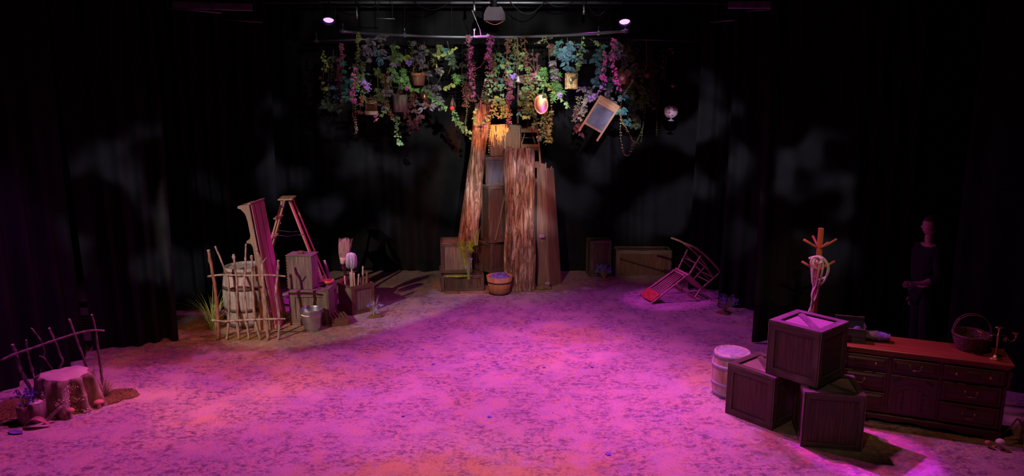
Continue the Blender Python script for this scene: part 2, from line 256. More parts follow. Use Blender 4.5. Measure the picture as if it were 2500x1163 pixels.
# ------------------------------------------------------------------ mesh builder
class MB:
    def __init__(s): s.v = []; s.f = []; s.uv = []; s.sm = []; s.mi = []
    def face(s, idx, uv, smooth=False, mi=0): s.f.append(idx); s.uv.append(uv); s.sm.append(smooth); s.mi.append(mi)
    def box(s, c, size, M_=None, bev=.003, em=0, grain=None):
        c = Vector(c); h = [x/2 for x in size]; b = min(bev, min(h)*.45)
        L = max(range(3), key=lambda i: size[i]) if grain is None else grain; ou, ov = R.uniform(0, 40), R.uniform(0, 40)
        base = len(s.v); key = {}; loc = []
        for sx in (-1, 1):
            for sy in (-1, 1):
                for sz in (-1, 1):
                    sg = (sx, sy, sz)
                    for a in range(3):
                        p = Vector([sg[i]*(h[i]-(0 if i == a else b)) for i in range(3)])
                        key[(sg, a)] = len(loc); loc.append(p)
        for p in loc: q = p+c; s.v.append(M_ @ q if M_ else q)
        def add(ix, a, mi=0):
            n = (loc[ix[1]]-loc[ix[0]]).cross(loc[ix[2]]-loc[ix[0]]); ce = sum((loc[i] for i in ix), Vector())/len(ix)
            if n.dot(ce) < 0: ix = ix[::-1]
            oth = [i for i in range(3) if i != a]
            ua = L if L != a else max(oth, key=lambda i: size[i]); va = [i for i in oth if i != ua][0]
            s.face([base+i for i in ix], [(loc[i][ua]+ou, loc[i][va]+ov+a*.37) for i in ix], False, mi)
        for a in range(3):
            o1, o2 = [i for i in range(3) if i != a]
            for sg in (-1, 1):
                ix = []
                for (p, q) in ((-1, -1), (1, -1), (1, 1), (-1, 1)):
                    k = [0, 0, 0]; k[a] = sg; k[o1] = p; k[o2] = q; ix.append(key[(tuple(k), a)])
                add(ix, a)
        for a in range(3):                       # edges parallel to axis a
            o1, o2 = [i for i in range(3) if i != a]
            for p in (-1, 1):
                for q in (-1, 1):
                    def K(e, ax):
                        k = [0, 0, 0]; k[a] = e; k[o1] = p; k[o2] = q; return key[(tuple(k), ax)]
                    add([K(-1, o1), K(1, o1), K(1, o2), K(-1, o2)], o1, em)
        for sx in (-1, 1):
            for sy in (-1, 1):
                for sz in (-1, 1): add([key[((sx, sy, sz), a)] for a in range(3)], 0, em)
        return s
    def bar(s, p, q, w, t, bev=.002, roll=0.0):
        p, q = Vector(p), Vector(q); d = q-p; L = d.length
        m = Matrix.Translation((p+q)/2) @ d.to_track_quat('Z', 'Y').to_matrix().to_4x4() @ Matrix.Rotation(roll, 4, 'Z')
        return s.box((0, 0, 0), (w, t, L), m, bev)
    def tube(s, pts, r, n=8, cap=True, smooth=True, M_=None):
        pts = [Vector(p) for p in pts]; m = len(pts); rs = r if isinstance(r, (list, tuple)) else [r]*m
        t0 = (pts[1]-pts[0]).normalized(); up = Vector((0, 0, 1)) if abs(t0.z) < .9 else Vector((1, 0, 0))
        nrm = t0.cross(up).normalized(); base = len(s.v); acc = 0; us = []; ou = R.uniform(0, 40)
        for i in range(m):
            t = (pts[min(i+1, m-1)]-pts[max(i-1, 0)])
            if t.length < 1e-9: t = t0
            t = t.normalized(); nrm = (nrm-t*nrm.dot(t))
            if nrm.length < 1e-6: nrm = t.orthogonal()
            nrm.normalize(); bi = t.cross(nrm)
            if i: acc += (pts[i]-pts[i-1]).length
            us.append(acc)
            for k in range(n):
                a = 2*PI*k/n; q = pts[i]+(nrm*math.cos(a)+bi*math.sin(a))*rs[i]; s.v.append(M_ @ q if M_ else q)
        for i in range(m-1):
            for k in range(n):
                k2 = (k+1) % n; a = base+i*n
                w_ = 2*PI*max(rs)/n
                s.face([a+k, a+k2, a+n+k2, a+n+k], [(us[i]+ou, k*w_), (us[i]+ou, (k+1)*w_), (us[i+1]+ou, (k+1)*w_), (us[i+1]+ou, k*w_)], smooth)
        if cap:
            s.face([base+k for k in range(n)][::-1], [(0, 0)]*n); s.face([base+(m-1)*n+k for k in range(n)], [(0, 0)]*n)
        return s
    def lathe(s, prof, n=24, c=(0, 0, 0), M_=None, smooth=True, closed=False, fr=None):
        c = Vector(c); base = len(s.v); m = len(prof); acc = 0; ac = [0]
        for i in range(1, m): acc += math.hypot(prof[i][0]-prof[i-1][0], prof[i][1]-prof[i-1][1]); ac.append(acc)
        for i, (r, z) in enumerate(prof):
            for k in range(n):
                a = 2*PI*k/n; rr = r*(fr(a, z) if fr else 1); q = c+Vector((rr*math.cos(a), rr*math.sin(a), z)); s.v.append(M_ @ q if M_ else q)
        rm = max(p[0] for p in prof)
        for i in range(m-1):
            for k in range(n):
                k2 = (k+1) % n; a = base+i*n
                s.face([a+k, a+k2, a+n+k2, a+n+k], [(ac[i], k/n*2*PI*rm), (ac[i], (k+1)/n*2*PI*rm), (ac[i+1], (k+1)/n*2*PI*rm), (ac[i+1], k/n*2*PI*rm)], smooth)
        if prof[0][0] > 1e-4: s.face([base+k for k in range(n)][::-1], [(math.cos(2*PI*k/n)*prof[0][0], math.sin(2*PI*k/n)*prof[0][0]) for k in range(n)][::-1])
        if prof[-1][0] > 1e-4: s.face([base+(m-1)*n+k for k in range(n)], [(math.cos(2*PI*k/n)*prof[-1][0], math.sin(2*PI*k/n)*prof[-1][0]) for k in range(n)])
        return s
    def prism(s, out, t, M_=None, along=None):
        """outline in local XZ, thickness t along +Y"""
        n = len(out); base = len(s.v); ou = R.uniform(0, 40)
        xs = [p[0] for p in out]; zs = [p[1] for p in out]
        if along is None: along = 0 if max(xs)-min(xs) > max(zs)-min(zs) else 1
        for y in (0, t):
            for x, z in out: q = Vector((x, y, z)); s.v.append(M_ @ q if M_ else q)
        area = sum(out[i][0]*out[(i+1) % n][1]-out[(i+1) % n][0]*out[i][1] for i in range(n))
        uv = [(p[along]+ou, p[1-along]) for p in out]
        f = list(range(n)); 
        if area < 0: f = f[::-1]
        s.face([base+i for i in f], [uv[i] for i in f]); s.face([base+n+i for i in f[::-1]], [uv[i] for i in f[::-1]])
        for k in range(n):
            i, j = f[k], f[(k+1) % n]
            s.face([base+j, base+i, base+n+i, base+n+j], [uv[j], uv[i], (uv[i][0], uv[i][1]+t), (uv[j][0], uv[j][1]+t)])
        return s
    def grid(s, fn, nu, nv, smooth=True, wrap=False, uvs=(1, 1)):
        base = len(s.v); cols = nu if wrap else nu+1
        for j in range(nv+1):
            for i in range(cols): s.v.append(Vector(fn(i/nu, j/nv)))
        for j in range(nv):
            for i in range(nu):
                a = base+j*cols+i; b_ = base+j*cols+(i+1) % cols
                s.face([a, b_, b_+cols, a+cols], [(i/nu*uvs[0], j/nv*uvs[1]), ((i+1)/nu*uvs[0], j/nv*uvs[1]), ((i+1)/nu*uvs[0], (j+1)/nv*uvs[1]), (i/nu*uvs[0], (j+1)/nv*uvs[1])], smooth)
        return s
    def ball(s, c, r, n=10, m=7, sc=(1, 1, 1)):
        c = Vector(c)
        return s.grid(lambda u, v: c+Vector((math.cos(2*PI*u)*math.sin(PI*v)*sc[0], math.sin(2*PI*u)*math.sin(PI*v)*sc[1], -math.cos(PI*v)*sc[2]))*r, n, m, True, True)
    def poly(s, pts, smooth=False):
        base = len(s.v); s.v += [Vector(p) for p in pts]; s.face([base+i for i in range(len(pts))], [(0, 0)]*len(pts), smooth)
    def leaf(s, pos, d, nrm, size, kind):
        d = d.normalized(); sd = d.cross(nrm)
        if sd.length < 1e-5: sd = d.orthogonal()
        sd.normalize(); n_ = sd.cross(d)
        shapes = LEAVES[kind]
        for out in shapes:
            base = len(s.v)
            for x, y, z in out: s.v.append(pos+(sd*x+d*y+n_*z)*size)
            k = len(out)
            if k == 4: s.face([base, base+1, base+2], [(0, 0)]*3); s.face([base, base+2, base+3], [(0, 0)]*3)
            else:
                for i in range(1, k-1): s.face([base, base+i, base+i+1], [(0, 0)]*3)
    def build(s, name, mat, parent=None, extra=None):
        me = bpy.data.meshes.new(name); me.from_pydata([tuple(v) for v in s.v], [], s.f)
        for m_ in (mat if isinstance(mat, (list, tuple)) else [mat]): me.materials.append(m_)
        uvl = me.uv_layers.new(name='UVMap'); i = 0; flat = []
        for uv in s.uv:
            for p in uv: flat += [p[0], p[1]]
        uvl.data.foreach_set('uv', flat)
        me.polygons.foreach_set('use_smooth', s.sm); me.polygons.foreach_set('material_index', s.mi)
        me.update()
        o = bpy.data.objects.new(name, me); C.objects.link(o)
        if parent: o.parent = parent
        return o
def _fing(ang, L, w):
    c_, s_ = math.cos(ang), math.sin(ang)
    P = [(0, 0), (w, L*.45), (0, L), (-w, L*.45)]
    return [(x*c_+y*s_, -x*s_+y*c_, 0 if x == 0 else .06) for x, y in P]
LEAVES = dict(
    oval=[[(0, 0, 0), (.20, .2, .05), (.27, .45, .07), (.17, .75, .03), (0, 1, -.08), (-.17, .75, .03), (-.27, .45, .07), (-.20, .2, .05)]],
    ivy=[[(0, .05, 0), (.22, -.12, .04), (.30, .15, .05), (.55, .28, .02), (.30, .45, .05), (.24, .62, .04), (0, 1, -.05), (-.24, .62, .04), (-.30, .45, .05), (-.55, .28, .02), (-.30, .15, .05), (-.22, -.12, .04)]],
    small=[[(0, 0, 0), (.3, .45, .06), (0, 1, 0), (-.3, .45, .06)]],
    thin=[[(0, 0, 0), (.11, .4, .03), (0, 1, -.05), (-.11, .4, .03)]],
    fern=[_fing(a, L, .09) for a, L in ((-1.3, .6), (-.65, .85), (0, 1), (.65, .85), (1.3, .6))],
    petal=[_fing(a, .55, .17) for a in (0, 1.26, 2.51, 3.77, 5.03)])

# ------------------------------------------------------------------ object helpers
def tag(o, label=None, cat=None, group=None, kind=None):
    if label: o['label'] = label
    if cat: o['category'] = cat
    if group: o['group'] = group
    if kind: o['kind'] = kind
    return o
def thing(name, label, cat, loc=(0, 0, 0), rz=0.0, group=None, mat=None):
    o = bpy.data.objects.new(name, None); C.objects.link(o); o.empty_display_size = .1
    if mat is not None: o.matrix_world = mat
    else: o.location = loc; o.rotation_euler = (0, 0, rz)
    return tag(o, label, cat, group)
def struct(name, mb, mat): return tag(mb.build(name, mat), kind='structure')
def V(*a): return Vector(a)
def Rz(a): return Matrix.Rotation(a, 4, 'Z')
def Rx(a): return Matrix.Rotation(a, 4, 'X')
def Ry(a): return Matrix.Rotation(a, 4, 'Y')
def T(*a): return Matrix.Translation(a if len(a) == 3 else a[0])
def curve(pts, n=6):
    """Catmull-Rom through points"""
    P = [Vector(p) for p in pts]; out = []
    for i in range(len(P)-1):
        a = P[max(i-1, 0)]; b_ = P[i]; c_ = P[i+1]; d = P[min(i+2, len(P)-1)]
        for k in range(n):
            t = k/n
            out.append(.5*((2*b_)+(c_-a)*t+(2*a-5*b_+4*c_-d)*t*t+(3*b_-a-3*c_+d)*t**3))
    return out+[P[-1]]
def rel(pts, o): return [Vector(p)-Vector(o) for p in pts]

# ================================================================== THE SETTING
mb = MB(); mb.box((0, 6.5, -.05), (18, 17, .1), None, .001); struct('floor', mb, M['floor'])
mb = MB(); mb.box((0, 6.5, 6.05), (18, 17, .1), None, .001); struct('ceiling', mb, M['black_wall'])
mb = MB(); mb.box((0, 14.6, 3), (18, .1, 6), None, .001); struct('wall_back', mb, M['black_wall'])
mb = MB(); mb.box((-8.0, 6.5, 3), (.1, 17, 6), None, .001); struct('wall_left', mb, M['black_wall'])
mb = MB(); mb.box((8.0, 6.5, 3), (.1, 17, 6), None, .001); struct('wall_right', mb, M['black_wall'])

def curtain(p, q, label, pleat=.16, amp=.045, top=5.3, seed=1, group=None):
    p, q = Vector(p).to_3d(), Vector(q).to_3d(); d = q-p; L = d.length; d.normalize(); n_ = Vector((d.y, -d.x, 0)); rr = random.Random(seed)
    ph = [rr.uniform(0, 6) for _ in range(4)]; org = (p+q)/2
    def off(u):
        x = u*L; return amp*(math.sin(2*PI*x/pleat+1.3*math.sin(x*2.1+ph[0]))*(.55+.45*math.sin(x*3.1+ph[1]))+.5*math.sin(2*PI*x/(pleat*2.7)+ph[2]))
    def fn(th):
        def f(u, v):
            k = .35+.65*(1-v); sway = .02*math.sin(v*5+u*L*3+ph[3])
            return p-org+d*(u*L+sway)+n_*(off(u)*(k+.2)+th)+Vector((0, 0, .012+v*(top-.012)+.02*math.sin(u*L*9)*(1-v)**6))
        return f
    mb = MB(); nu = max(12, int(L/pleat*12))
    mb.grid(fn(0), nu, 14); mb.grid(fn(-.006), nu, 14)
    # hem closing the two faces
    for v in (0, 1):
        base = len(mb.v)
        for i in range(nu+1): mb.v.append(fn(0)(i/nu, v)); mb.v.append(fn(-.006)(i/nu, v))
        for i in range(nu): a = base+2*i; mb.face([a, a+1, a+3, a+2], [(0, 0)]*4)
    o = mb.build('stage_curtain', M['curtain']); o.location = org
    tag(o, label, 'curtain', group)
curtain((-5.6, 13.45), (4.6, 13.45), 'wide black pleated backdrop curtain across the back of the stage', .30, .05, seed=3)
curtain((-5.0, 12.15), (-3.86, 12.12), 'narrow black curtain leg behind the stepladder, nearest the backdrop on the left', .2, .04, seed=4)
curtain((-5.5, 10.95), (-4.12, 11.02), 'black curtain leg rising behind the big oak barrel and stick fence', .2, .045, seed=5)
curtain((-5.42, 9.12), (-4.47, 9.57), 'black curtain leg with pale dappled light, left of the oak barrel', .24, .05, seed=6)
curtain((-6.1, 6.2), (-5.35, 8.95), 'purple-lit black side curtain behind the tree stump at far left', .34, .07, seed=7)
curtain((2.98, 12.15), (4.3, 12.05), 'narrow black curtain leg behind the tipped rocking chair', .2, .045, seed=8)
curtain((3.22, 11.15), (4.7, 10.55), 'dark black curtain leg with faint blue folds behind the violet flower clump', .2, .05, seed=9)
curtain((3.17, 9.42), (5.0, 9.30), 'black curtain leg with dappled light behind the wooden coat stand', .26, .05, seed=10)
curtain((5.05, 8.25), (6.9, 6.6), 'black side curtain with faint blue folds behind the dresser', .28, .06, seed=11)
curtain((4.98, 9.42), (7.8, 9.2), 'black curtain behind the person in the right-hand wing', .3, .06, seed=12)

# ------------------------------------------------------------------ crates
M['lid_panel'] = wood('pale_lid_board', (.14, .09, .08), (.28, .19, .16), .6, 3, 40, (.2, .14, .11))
def face_frame(mb, w, h, bw, t, m, em=1):
    """four mitred boards round a face, in local XZ with thickness along Y"""
    a, b_, c_, d = (0, 0), (w, 0), (w, h), (0, h); ia, ib, ic, id_ = (bw, bw), (w-bw, bw), (w-bw, h-bw), (bw, h-bw)
    for o in ((a, b_, ib, ia), (b_, c_, ic, ib), (c_, d, id_, ic), (d, a, ia, id_)): mb.prism(list(o), t, m)
def crate(name, label, loc, rz, w, d, h, body='crate', frame='crate_frame', lid='diag', bw=.065, group=None, edge=True, sides=(0, 1, 2, 3), flip=False, mat=None, cat='crate'):
    r = thing(name, label, cat, loc, rz, group, mat); t = .016
    mb = MB(); e = M['crate_edge']
    n = max(2, int(w/.16))
    mb.box((0, 0, h/2), (w-2*t, d-2*t, h-2*t), None, .004, grain=2)
    mb.build('body', M[body], r)
    fm = [T(-w/2, -d/2, 0), T(w/2, -d/2, 0) @ Rz(PI/2), T(w/2, d/2, 0) @ Rz(PI), T(-w/2, d/2, 0) @ Rz(-PI/2)]
    for i in sides:
        ww = w if i % 2 == 0 else d
        mb = MB(); face_frame(mb, ww, h, bw, t, fm[i])
        # slim worn arris boards
        o = mb.build('side_frame', M[frame], r)
    if edge:
        mb = MB(); q = .0045
        for sx in (-1, 1):
            for sy in (-1, 1): mb.box((sx*(w/2-q/2), sy*(d/2-q/2), h/2), (q*1.4, q*1.4, h-.01), None, .001)
            mb.box((sx*(w/2-q/2), 0, h-q/2), (q*1.4, d-.01, q*1.4), None, .001)
            mb.box((0, sx*(d/2-q/2), h-q/2), (w-.01, q*1.4, q*1.4), None, .001)
        tag(mb.build('worn_edge', e, r), 'pale worn edges')
    if lid:
        mb = MB(); mt = T(-w/2, -d/2, h) @ Rx(-PI/2) @ Matrix.Diagonal((1, -1, 1, 1))
        # top frame : XZ outline laid flat
        mt = Matrix(((1, 0, 0, -w/2), (0, 0, 1, -d/2), (0, 1, 0, h-.001), (0, 0, 0, 1)))
        face_frame(mb, w, d, bw, t*.7, mt); L = mb.build('lid', M[frame], r)
        if lid == 'diag':
            mb = MB(); a, b_ = (-w/2+bw, d/2-bw), (w/2-bw, -d/2+bw)
            if flip: a, b_ = (w/2-bw, d/2-bw), (-w/2+bw, -d/2+bw)
            mb.bar((a[0], a[1], h-t*.45), (b_[0], b_[1], h-t*.45), bw*.95, t*1.1)
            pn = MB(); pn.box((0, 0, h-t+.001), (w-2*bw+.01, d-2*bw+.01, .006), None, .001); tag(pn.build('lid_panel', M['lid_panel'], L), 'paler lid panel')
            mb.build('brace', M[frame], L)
    return r

# ------------------------------------------------------------------ sticks, grass, flowers
def sticks_part(r, pts, rad, mat='stick', cut=True, knots=3, seed=0, name='upright_stick', n=9):
    rr = random.Random(seed); P = curve(pts, 5); k = len(P)
    rs = [rad*(1.08-.25*i/k)*(1+rr.uniform(-.08, .12)) for i in range(k)]
    for _ in range(knots): j = rr.randrange(1, k-1); rs[j] *= 1.3
    P = [p+Vector((rr.uniform(-1, 1), rr.uniform(-1, 1), 0))*rad*.15 for p in P]
    mb = MB(); mb.tube(P, rs, n); o = mb.build(name, M[mat], r)
    if cut:
        d = (P[-1]-P[-2]).normalized(); c = MB(); c.tube([P[-1]-d*.001, P[-1]+d*.004], rs[-1]*.9, n, smooth=False)
        tag(c.build('cut_end', M['cut'], o), 'pale freshly cut end')
    return o
def blades(mb, c, n, h, spread, w=.004, seed=0, droop=.4, rad=.05):
    rr = random.Random(seed); c = Vector(c)
    for _ in range(n):
        a = rr.uniform(0, 2*PI); hh = h*rr.uniform(.55, 1.05); sp = spread*rr.uniform(.2, 1)
        d = Vector((math.cos(a), math.sin(a), 0)); sd = Vector((-d.y, d.x, 0)); p0 = c+d*rr.uniform(0, rad); base = len(mb.v); K = 6
        if rr.random() < .6: sd = Vector((1, 0, 0))
        for i in range(K+1):
            t = i/K; p = p0+d*sp*t**1.6+Vector((0, 0, hh*(t-droop*t**3*(sp/max(spread, .01)))))
            ww = w*(1-t*.92)
            mb.v.append(p-sd*ww); mb.v.append(p+sd*ww)
        for i in range(K): a_ = base+2*i; mb.face([a_, a_+1, a_+3, a_+2], [(0, 0)]*4, True)
def flower_clump(name, label, loc, h, n, spread, petal='blue_petal', cat='flowers', seed=0, grass=20, ground=True, group=None, gl='grass', psize=.035, mound='moss_dry', mr=.10):
    r = thing(name, label, cat, loc, 0, group); rr = random.Random(seed)
    st, fl_, lv = MB(), MB(), MB()
    for i in range(n):
        a = rr.uniform(0, 2*PI); sp = spread*math.sqrt(rr.random()); hh = h*rr.uniform(.5, 1)
        p = [Vector((rr.uniform(-.02, .02), rr.uniform(-.02, .02), 0)), Vector((sp*.4*math.cos(a), sp*.4*math.sin(a), hh*.6)), Vector((sp*math.cos(a), sp*math.sin(a), hh))]
        st.tube(curve(p, 4), .0018, 4, False)
        for _ in range(rr.choice((2, 3, 4))):
            q = p[2]+Vector((rr.uniform(-1, 1), rr.uniform(-1, 1), rr.uniform(-1, .6)))*.022
            fl_.leaf(q, Vector((rr.uniform(-1, 1), rr.uniform(-1, .2), rr.uniform(-.2, 1))), Vector((rr.uniform(-.5, .5), -1, rr.uniform(-.3, .6))), psize*rr.uniform(.7, 1.2), 'petal')
    st.build('stems', M['grass'], r)
    fl_.build('blossoms', M[petal], r)
    if grass: blades(lv, (0, 0, 0), grass, h*1.05, spread*.9, .003, seed+1, .2, .03); lv.build('leaf_blades', M[gl], r)
    if ground:
        g = MB(); g.lathe([(mr, 0), (mr*.95, .012), (mr*.6, .028), (mr*.2, .034), (.0001, .035)], 18, fr=lambda a_, z: 1+.22*math.sin(a_*3+seed)+.12*math.sin(a_*7)); g.build('base_mound', M[mound], r)
    return r
def moss_patch(label, loc, rx, ry, hgt=.03, seed=0, mat='moss_dry', n=None, rz=0, cat='moss', name='moss_patch'):
    r = thing(name, label, cat, loc, rz); rr = random.Random(seed); g = MB()
    g.lathe([(1, 0), (.97, hgt*.4), (.7, hgt*.8), (.35, hgt), (.0001, hgt*1.05)], 28, fr=lambda a_, z: 1+.16*math.sin(a_*3+seed)+.10*math.sin(a_*5+seed*2)+.06*math.sin(a_*11))
    for i in range(len(g.v)): p = g.v[i]; g.v[i] = Vector((p.x*rx, p.y*ry, p.z+(mnoise.noise(p*6)*.012 if p.z > hgt*.5 else 0)))
    g.build('moss_cushion', M[mat], r)
    f = MB()
    for _ in range(n or int(900*rx*ry/.04)):
        a = rr.uniform(0, 2*PI); q = math.sqrt(rr.random()); p = Vector((rx*q*math.cos(a), ry*q*math.sin(a), hgt*(1-q*q)*.8))
        f.leaf(p, Vector((rr.uniform(-1, 1), rr.uniform(-1, 1), rr.uniform(.2, 1.4))), Vector((rr.uniform(-1, 1), -1, 0)), rr.uniform(.012, .03), 'thin')
    tag(f.build('moss_fibres', M[mat], r), kind='stuff')
    return r

# ================================================================== FAR LEFT : stump, stick fence
def stick_fence(label, uprights, rails, mats=None, rad=.018, rrad=.015, group=None):
    o0 = uprights[0][0].copy(); o0.z = 0
    r = thing('stick_fence', label, 'fence', o0, 0, group)
    for i, p in enumerate(uprights):
        k = (mats or {}).get(i, ('stick', 1)); sticks_part(r, rel(p, o0), rad*k[1], k[0], True, 3, i+int(abs(o0.x)*10))
    for i, p in enumerate(rails): sticks_part(r, rel(p, o0), rrad, 'stick', True, 3, 50+i, 'rail_stick')
    return r
Yf = lambda px: 7.72+.28*(px-60)/190
def FP(l, dy=0): return [A(x, y, Yf(x)+dy) for x, y in l]
up = [FP(l) for l in ([(84, 975), (66, 935), (51, 907), (40, 867), (31, 842)], [(92, 958), (87, 933), (76, 896), (67, 860), (64, 831)],
      [(153, 902), (131, 906), (109, 876), (109, 860), (102, 836), (77, 802)], [(143, 940), (145, 902), (153, 882), (147, 867), (134, 834), (120, 802)],
      [(226, 945), (218, 914), (200, 864), (182, 816), (169, 780)], [(253, 950), (247, 907), (240, 856), (233, 805), (224, 769)])]
for p in up: p[0].z = max(p[0].z, .0) if p[0].z > .04 else .0
up[2] = FP([(165, 960), (131, 906), (109, 876), (109, 860), (102, 836), (77, 802)]); up[2][0].z = .0
f = stick_fence('rustic bark stick fence with one bowed rail behind the tree stump', up, [FP([(2, 881), (36, 865), (84, 849), (120, 836), (182, 816), (225, 807), (254, 808)], -.035)],
                {2: ('stick_dark', .6), 0: ('stick_dark', 1.3), 1: ('stick_dark', .85), 3: ('stick_dark', 1), 4: ('stick_dark', 1), 5: ('stick_dark', 1)}, .0135, .012)
sticks_part(f, rel(FP([(112, 880), (106, 873), (97, 870)], -.01), f.location), .009, 'stick', True, 0, 3, 'twig')

sc_ = G(166, 992); SX, SY = sc_.x, sc_.y
r = thing('tree_stump', 'sawn tree stump with deep root folds and pale lichen, in front of the stick fence', 'tree stump', (SX, SY, 0))
def stump_f(u, v):
    a = 2*PI*u; fold = (math.copysign(abs(math.sin(a*10+.6+.5*math.sin(a*3)))**.6, math.sin(a*10+.6+.5*math.sin(a*3)))*.62+math.sin(a*4+1)*.3+math.sin(a*12+2)*.22+.35*mnoise.noise(Vector((math.cos(a)*3, math.sin(a)*3, v*2.5))))
    z = .37*v; fl = (1-v)**1.7; rad = .262+.065*fl+fold*(.040+.070*(1-v)**.7)*(1 if v < .86 else .35+.65*(1-v)/.14)
    if v > .88: rad -= .030*((v-.88)/.12)**2
    rad *= .97
    return Vector((rad*math.cos(a), rad*math.sin(a)*.92, z+(.012*math.sin(a*2) if v > .5 else 0)))
mb = MB(); mb.grid(stump_f, 220, 36, True, True); mb.build('trunk', M['stump'], r)
mb = MB(); ring = [stump_f(i/110, 1) for i in range(110)]
for k, q in ((1, 1), (.93, 1.018), (.6, 1.02), (.25, 1.015)):
    base = len(mb.v)
    for p in ring: mb.v.append(Vector((p.x*k, p.y*k, p.z*q)))
    if k < 1:
        for i in range(110): j = (i+1) % 110; mb.face([base-110+i, base-110+j, base+j, base+i], [(0, 0)]*4, True)
mb.face([base+i for i in range(110)], [(0, 0)]*110, True)
tag(mb.build('cut_top', mottled('stump_top_wood', [(.42, .32, .3), (.62, .5, .46)], 7, .8, bs=.3), r), 'smooth sawn top')
rr = random.Random(5)
for (aa, z0, z1, n) in ((-1.95, .29, .12, 130), (-1.35, .17, .12, 60), (-.95, .31, .14, 120), (-.55, .06, .0, 60), (-1.75, .05, .0, 50), (-.75, .16, .11, 60)):
    mb = MB()
    for i in range(n):
        t = rr.random(); z = z0+(z1-z0)*t; a = aa+rr.gauss(0, .10)+.12*math.sin(t*7); p = stump_f((a/(2*PI)) % 1, min(.99, z/.37)); p = Vector((p.x*1.02, p.y*1.02, z))
        mb.leaf(p, Vector((rr.uniform(-1, 1), rr.uniform(-.8, 0), rr.uniform(-1, .6))), Vector((math.cos(a), math.sin(a), .3)), rr.uniform(.012, .026), 'small')
    tag(mb.build('lichen', M['lichen'], r), 'frilly pale lichen')
moss_patch('brown dried moss spread on the floor right of the tree stump', G(292, 968), .17, .20, .03, 1)
moss_patch('brown dried moss spread at the far left edge beside the flower pots', G(18, 1010), .34, .36, .03, 2)
r = thing('dry_grass', 'wispy pale dry grass tuft right of the tree stump', 'grass', G(252, 968)); mb = MB(); blades(mb, (0, 0, 0), 200, .28, .24, .003, 3, .7, .06); mb.build('blades', M['grass_dry'], r)
r = thing('dry_grass', 'tall thin reeds growing between the stump and the right fence post', 'grass', G(228, 962)); mb = MB(); blades(mb, (0, 0, 0), 16, .5, .2, .004, 8, .3, .05); mb.build('blades', M['grass_dry'], r)
r = thing('dry_grass', 'spiky long grass blades left of the stump against the first fence post', 'grass', G(96, 1000)); mb = MB(); blades(mb, (0, 0, 0), 20, .45, .3, .005, 4, .25, .05); mb.build('blades', M['grass_dry'], r)
def mushroom(label, loc, h, rad, group=None, capmat='mushroom'):
    r = thing('mushroom', label, 'mushroom', loc, 0, group)
    mb = MB(); mb.lathe([(rad*.42, 0), (rad*.32, h*.3), (rad*.28, h*.75)], 12); mb.build('stalk', M['mushroom_stem'], r)
    mb = MB(); mb.lathe([(rad*.25, h*.72), (rad*.95, h*.66), (rad, h*.74), (rad*.85, h*.9), (rad*.45, h*1.02), (.0001, h*1.06)], 16); mb.build('cap', M[capmat], r)
mushroom('small red-capped mushroom at the foot of the stump, between two front roots', G(174, 1021), .105, .042)
mushroom('flat wide mushroom right of the stump by the brown moss', G(243, 996), .085, .052)
# flower pots
def pot(label, loc, rad, h, mat, cat='pot', seed=0, rz=0):
    r = thing('bark_pot', label, cat, loc, rz)
    mb = MB(); mb.lathe([(rad*.92, 0), (rad, h*.5), (rad*1.02, h), (rad*.86, h), (rad*.84, h*.8), (.0001, h*.8)], 22, fr=lambda a, z: 1+.03*math.sin(a*9)); mb.build('pot_wall', M[mat], r); return r
pot('dark bark flower pot, left of the pair in front of the stump', G(66, 1032), .075, .19, 'stick')
flower_clump('violet_flowers', 'bright violet flowers in the dark bark pot left of the stump', G(66, 1032)+V(0, 0, .155), .17, 26, .12, 'blue_petal', seed=3, grass=8, ground=False, psize=.03)
pot('pale bark pot topped with lichen, right of the pair in front of the stump', G(93, 1028), .085, .21, 'stump')
r = moss_patch('frilly pale lichen tuft on the pale bark pot by the stump', G(93, 1028)+V(0, 0, .17), .07, .07, .045, 4, 'lichen', 120, cat='lichen', name='lichen_tuft')
flower_clump('violet_flowers', 'second cluster of violet flowers, behind the pots against the stump side', G(88, 995), .24, 22, .10, 'blue_petal', seed=9, grass=14, ground=False, psize=.03)
def curled_leaf(label, p, rz, L, Wd, mat, arch=.06, cat='leaf', name='curled_leaf'):
    r = thing(name, label, cat, p, rz); mb = MB()
    f_ = lambda e: (lambda u, v: Vector(((u-.5)*L, (v-.5)*Wd*math.sin(PI*min(max(u, .02), .98))**.7, .006+e+arch*math.sin(PI*u)+.3*Wd*abs(v-.5)**2*4*.3)))
    mb.grid(f_(0), 14, 5); mb.grid(f_(-.003), 14, 5); mb.build('blade', M[mat], r)
M['pinkleaf'] = mottled('rosy_dry_leaf', [(.3, .10, .10), (.55, .25, .2)], 14, .7)
curled_leaf('arched reddish dry leaf in front of the pale bark pot', G(90, 1044), .1, .26, .09, 'pinkleaf', .085)
curled_leaf('violet curled leaf lying on the floor at the front left', G(38, 1058), -.25, .17, .08, 'violet_cloth', .0)
curled_leaf('dark long curled leaf left of the flower pots', G(35, 1034), .3, .28, .08, 'stick', .03)
r = thing('wood_chip', 'split stick of wood leaning on the stump right of the pots', 'stick', G(108, 1036)); mb = MB(); mb.tube(curve([(0, 0, .01), (.08, .05, .09), (.14, .09, .15)], 4), [.018]*8+[.012], 7); mb.build('split_stick', M['stick'], r)
sticks_part(thing('twig', 'short dark twig lying on the floor left of the violet flowers', 'twig', G(50, 990)), [(-.08, .02, .015), (.0, 0, .02), (.14, -.02, .015)], .012, 'stick', True, 1, 4, 'bark')

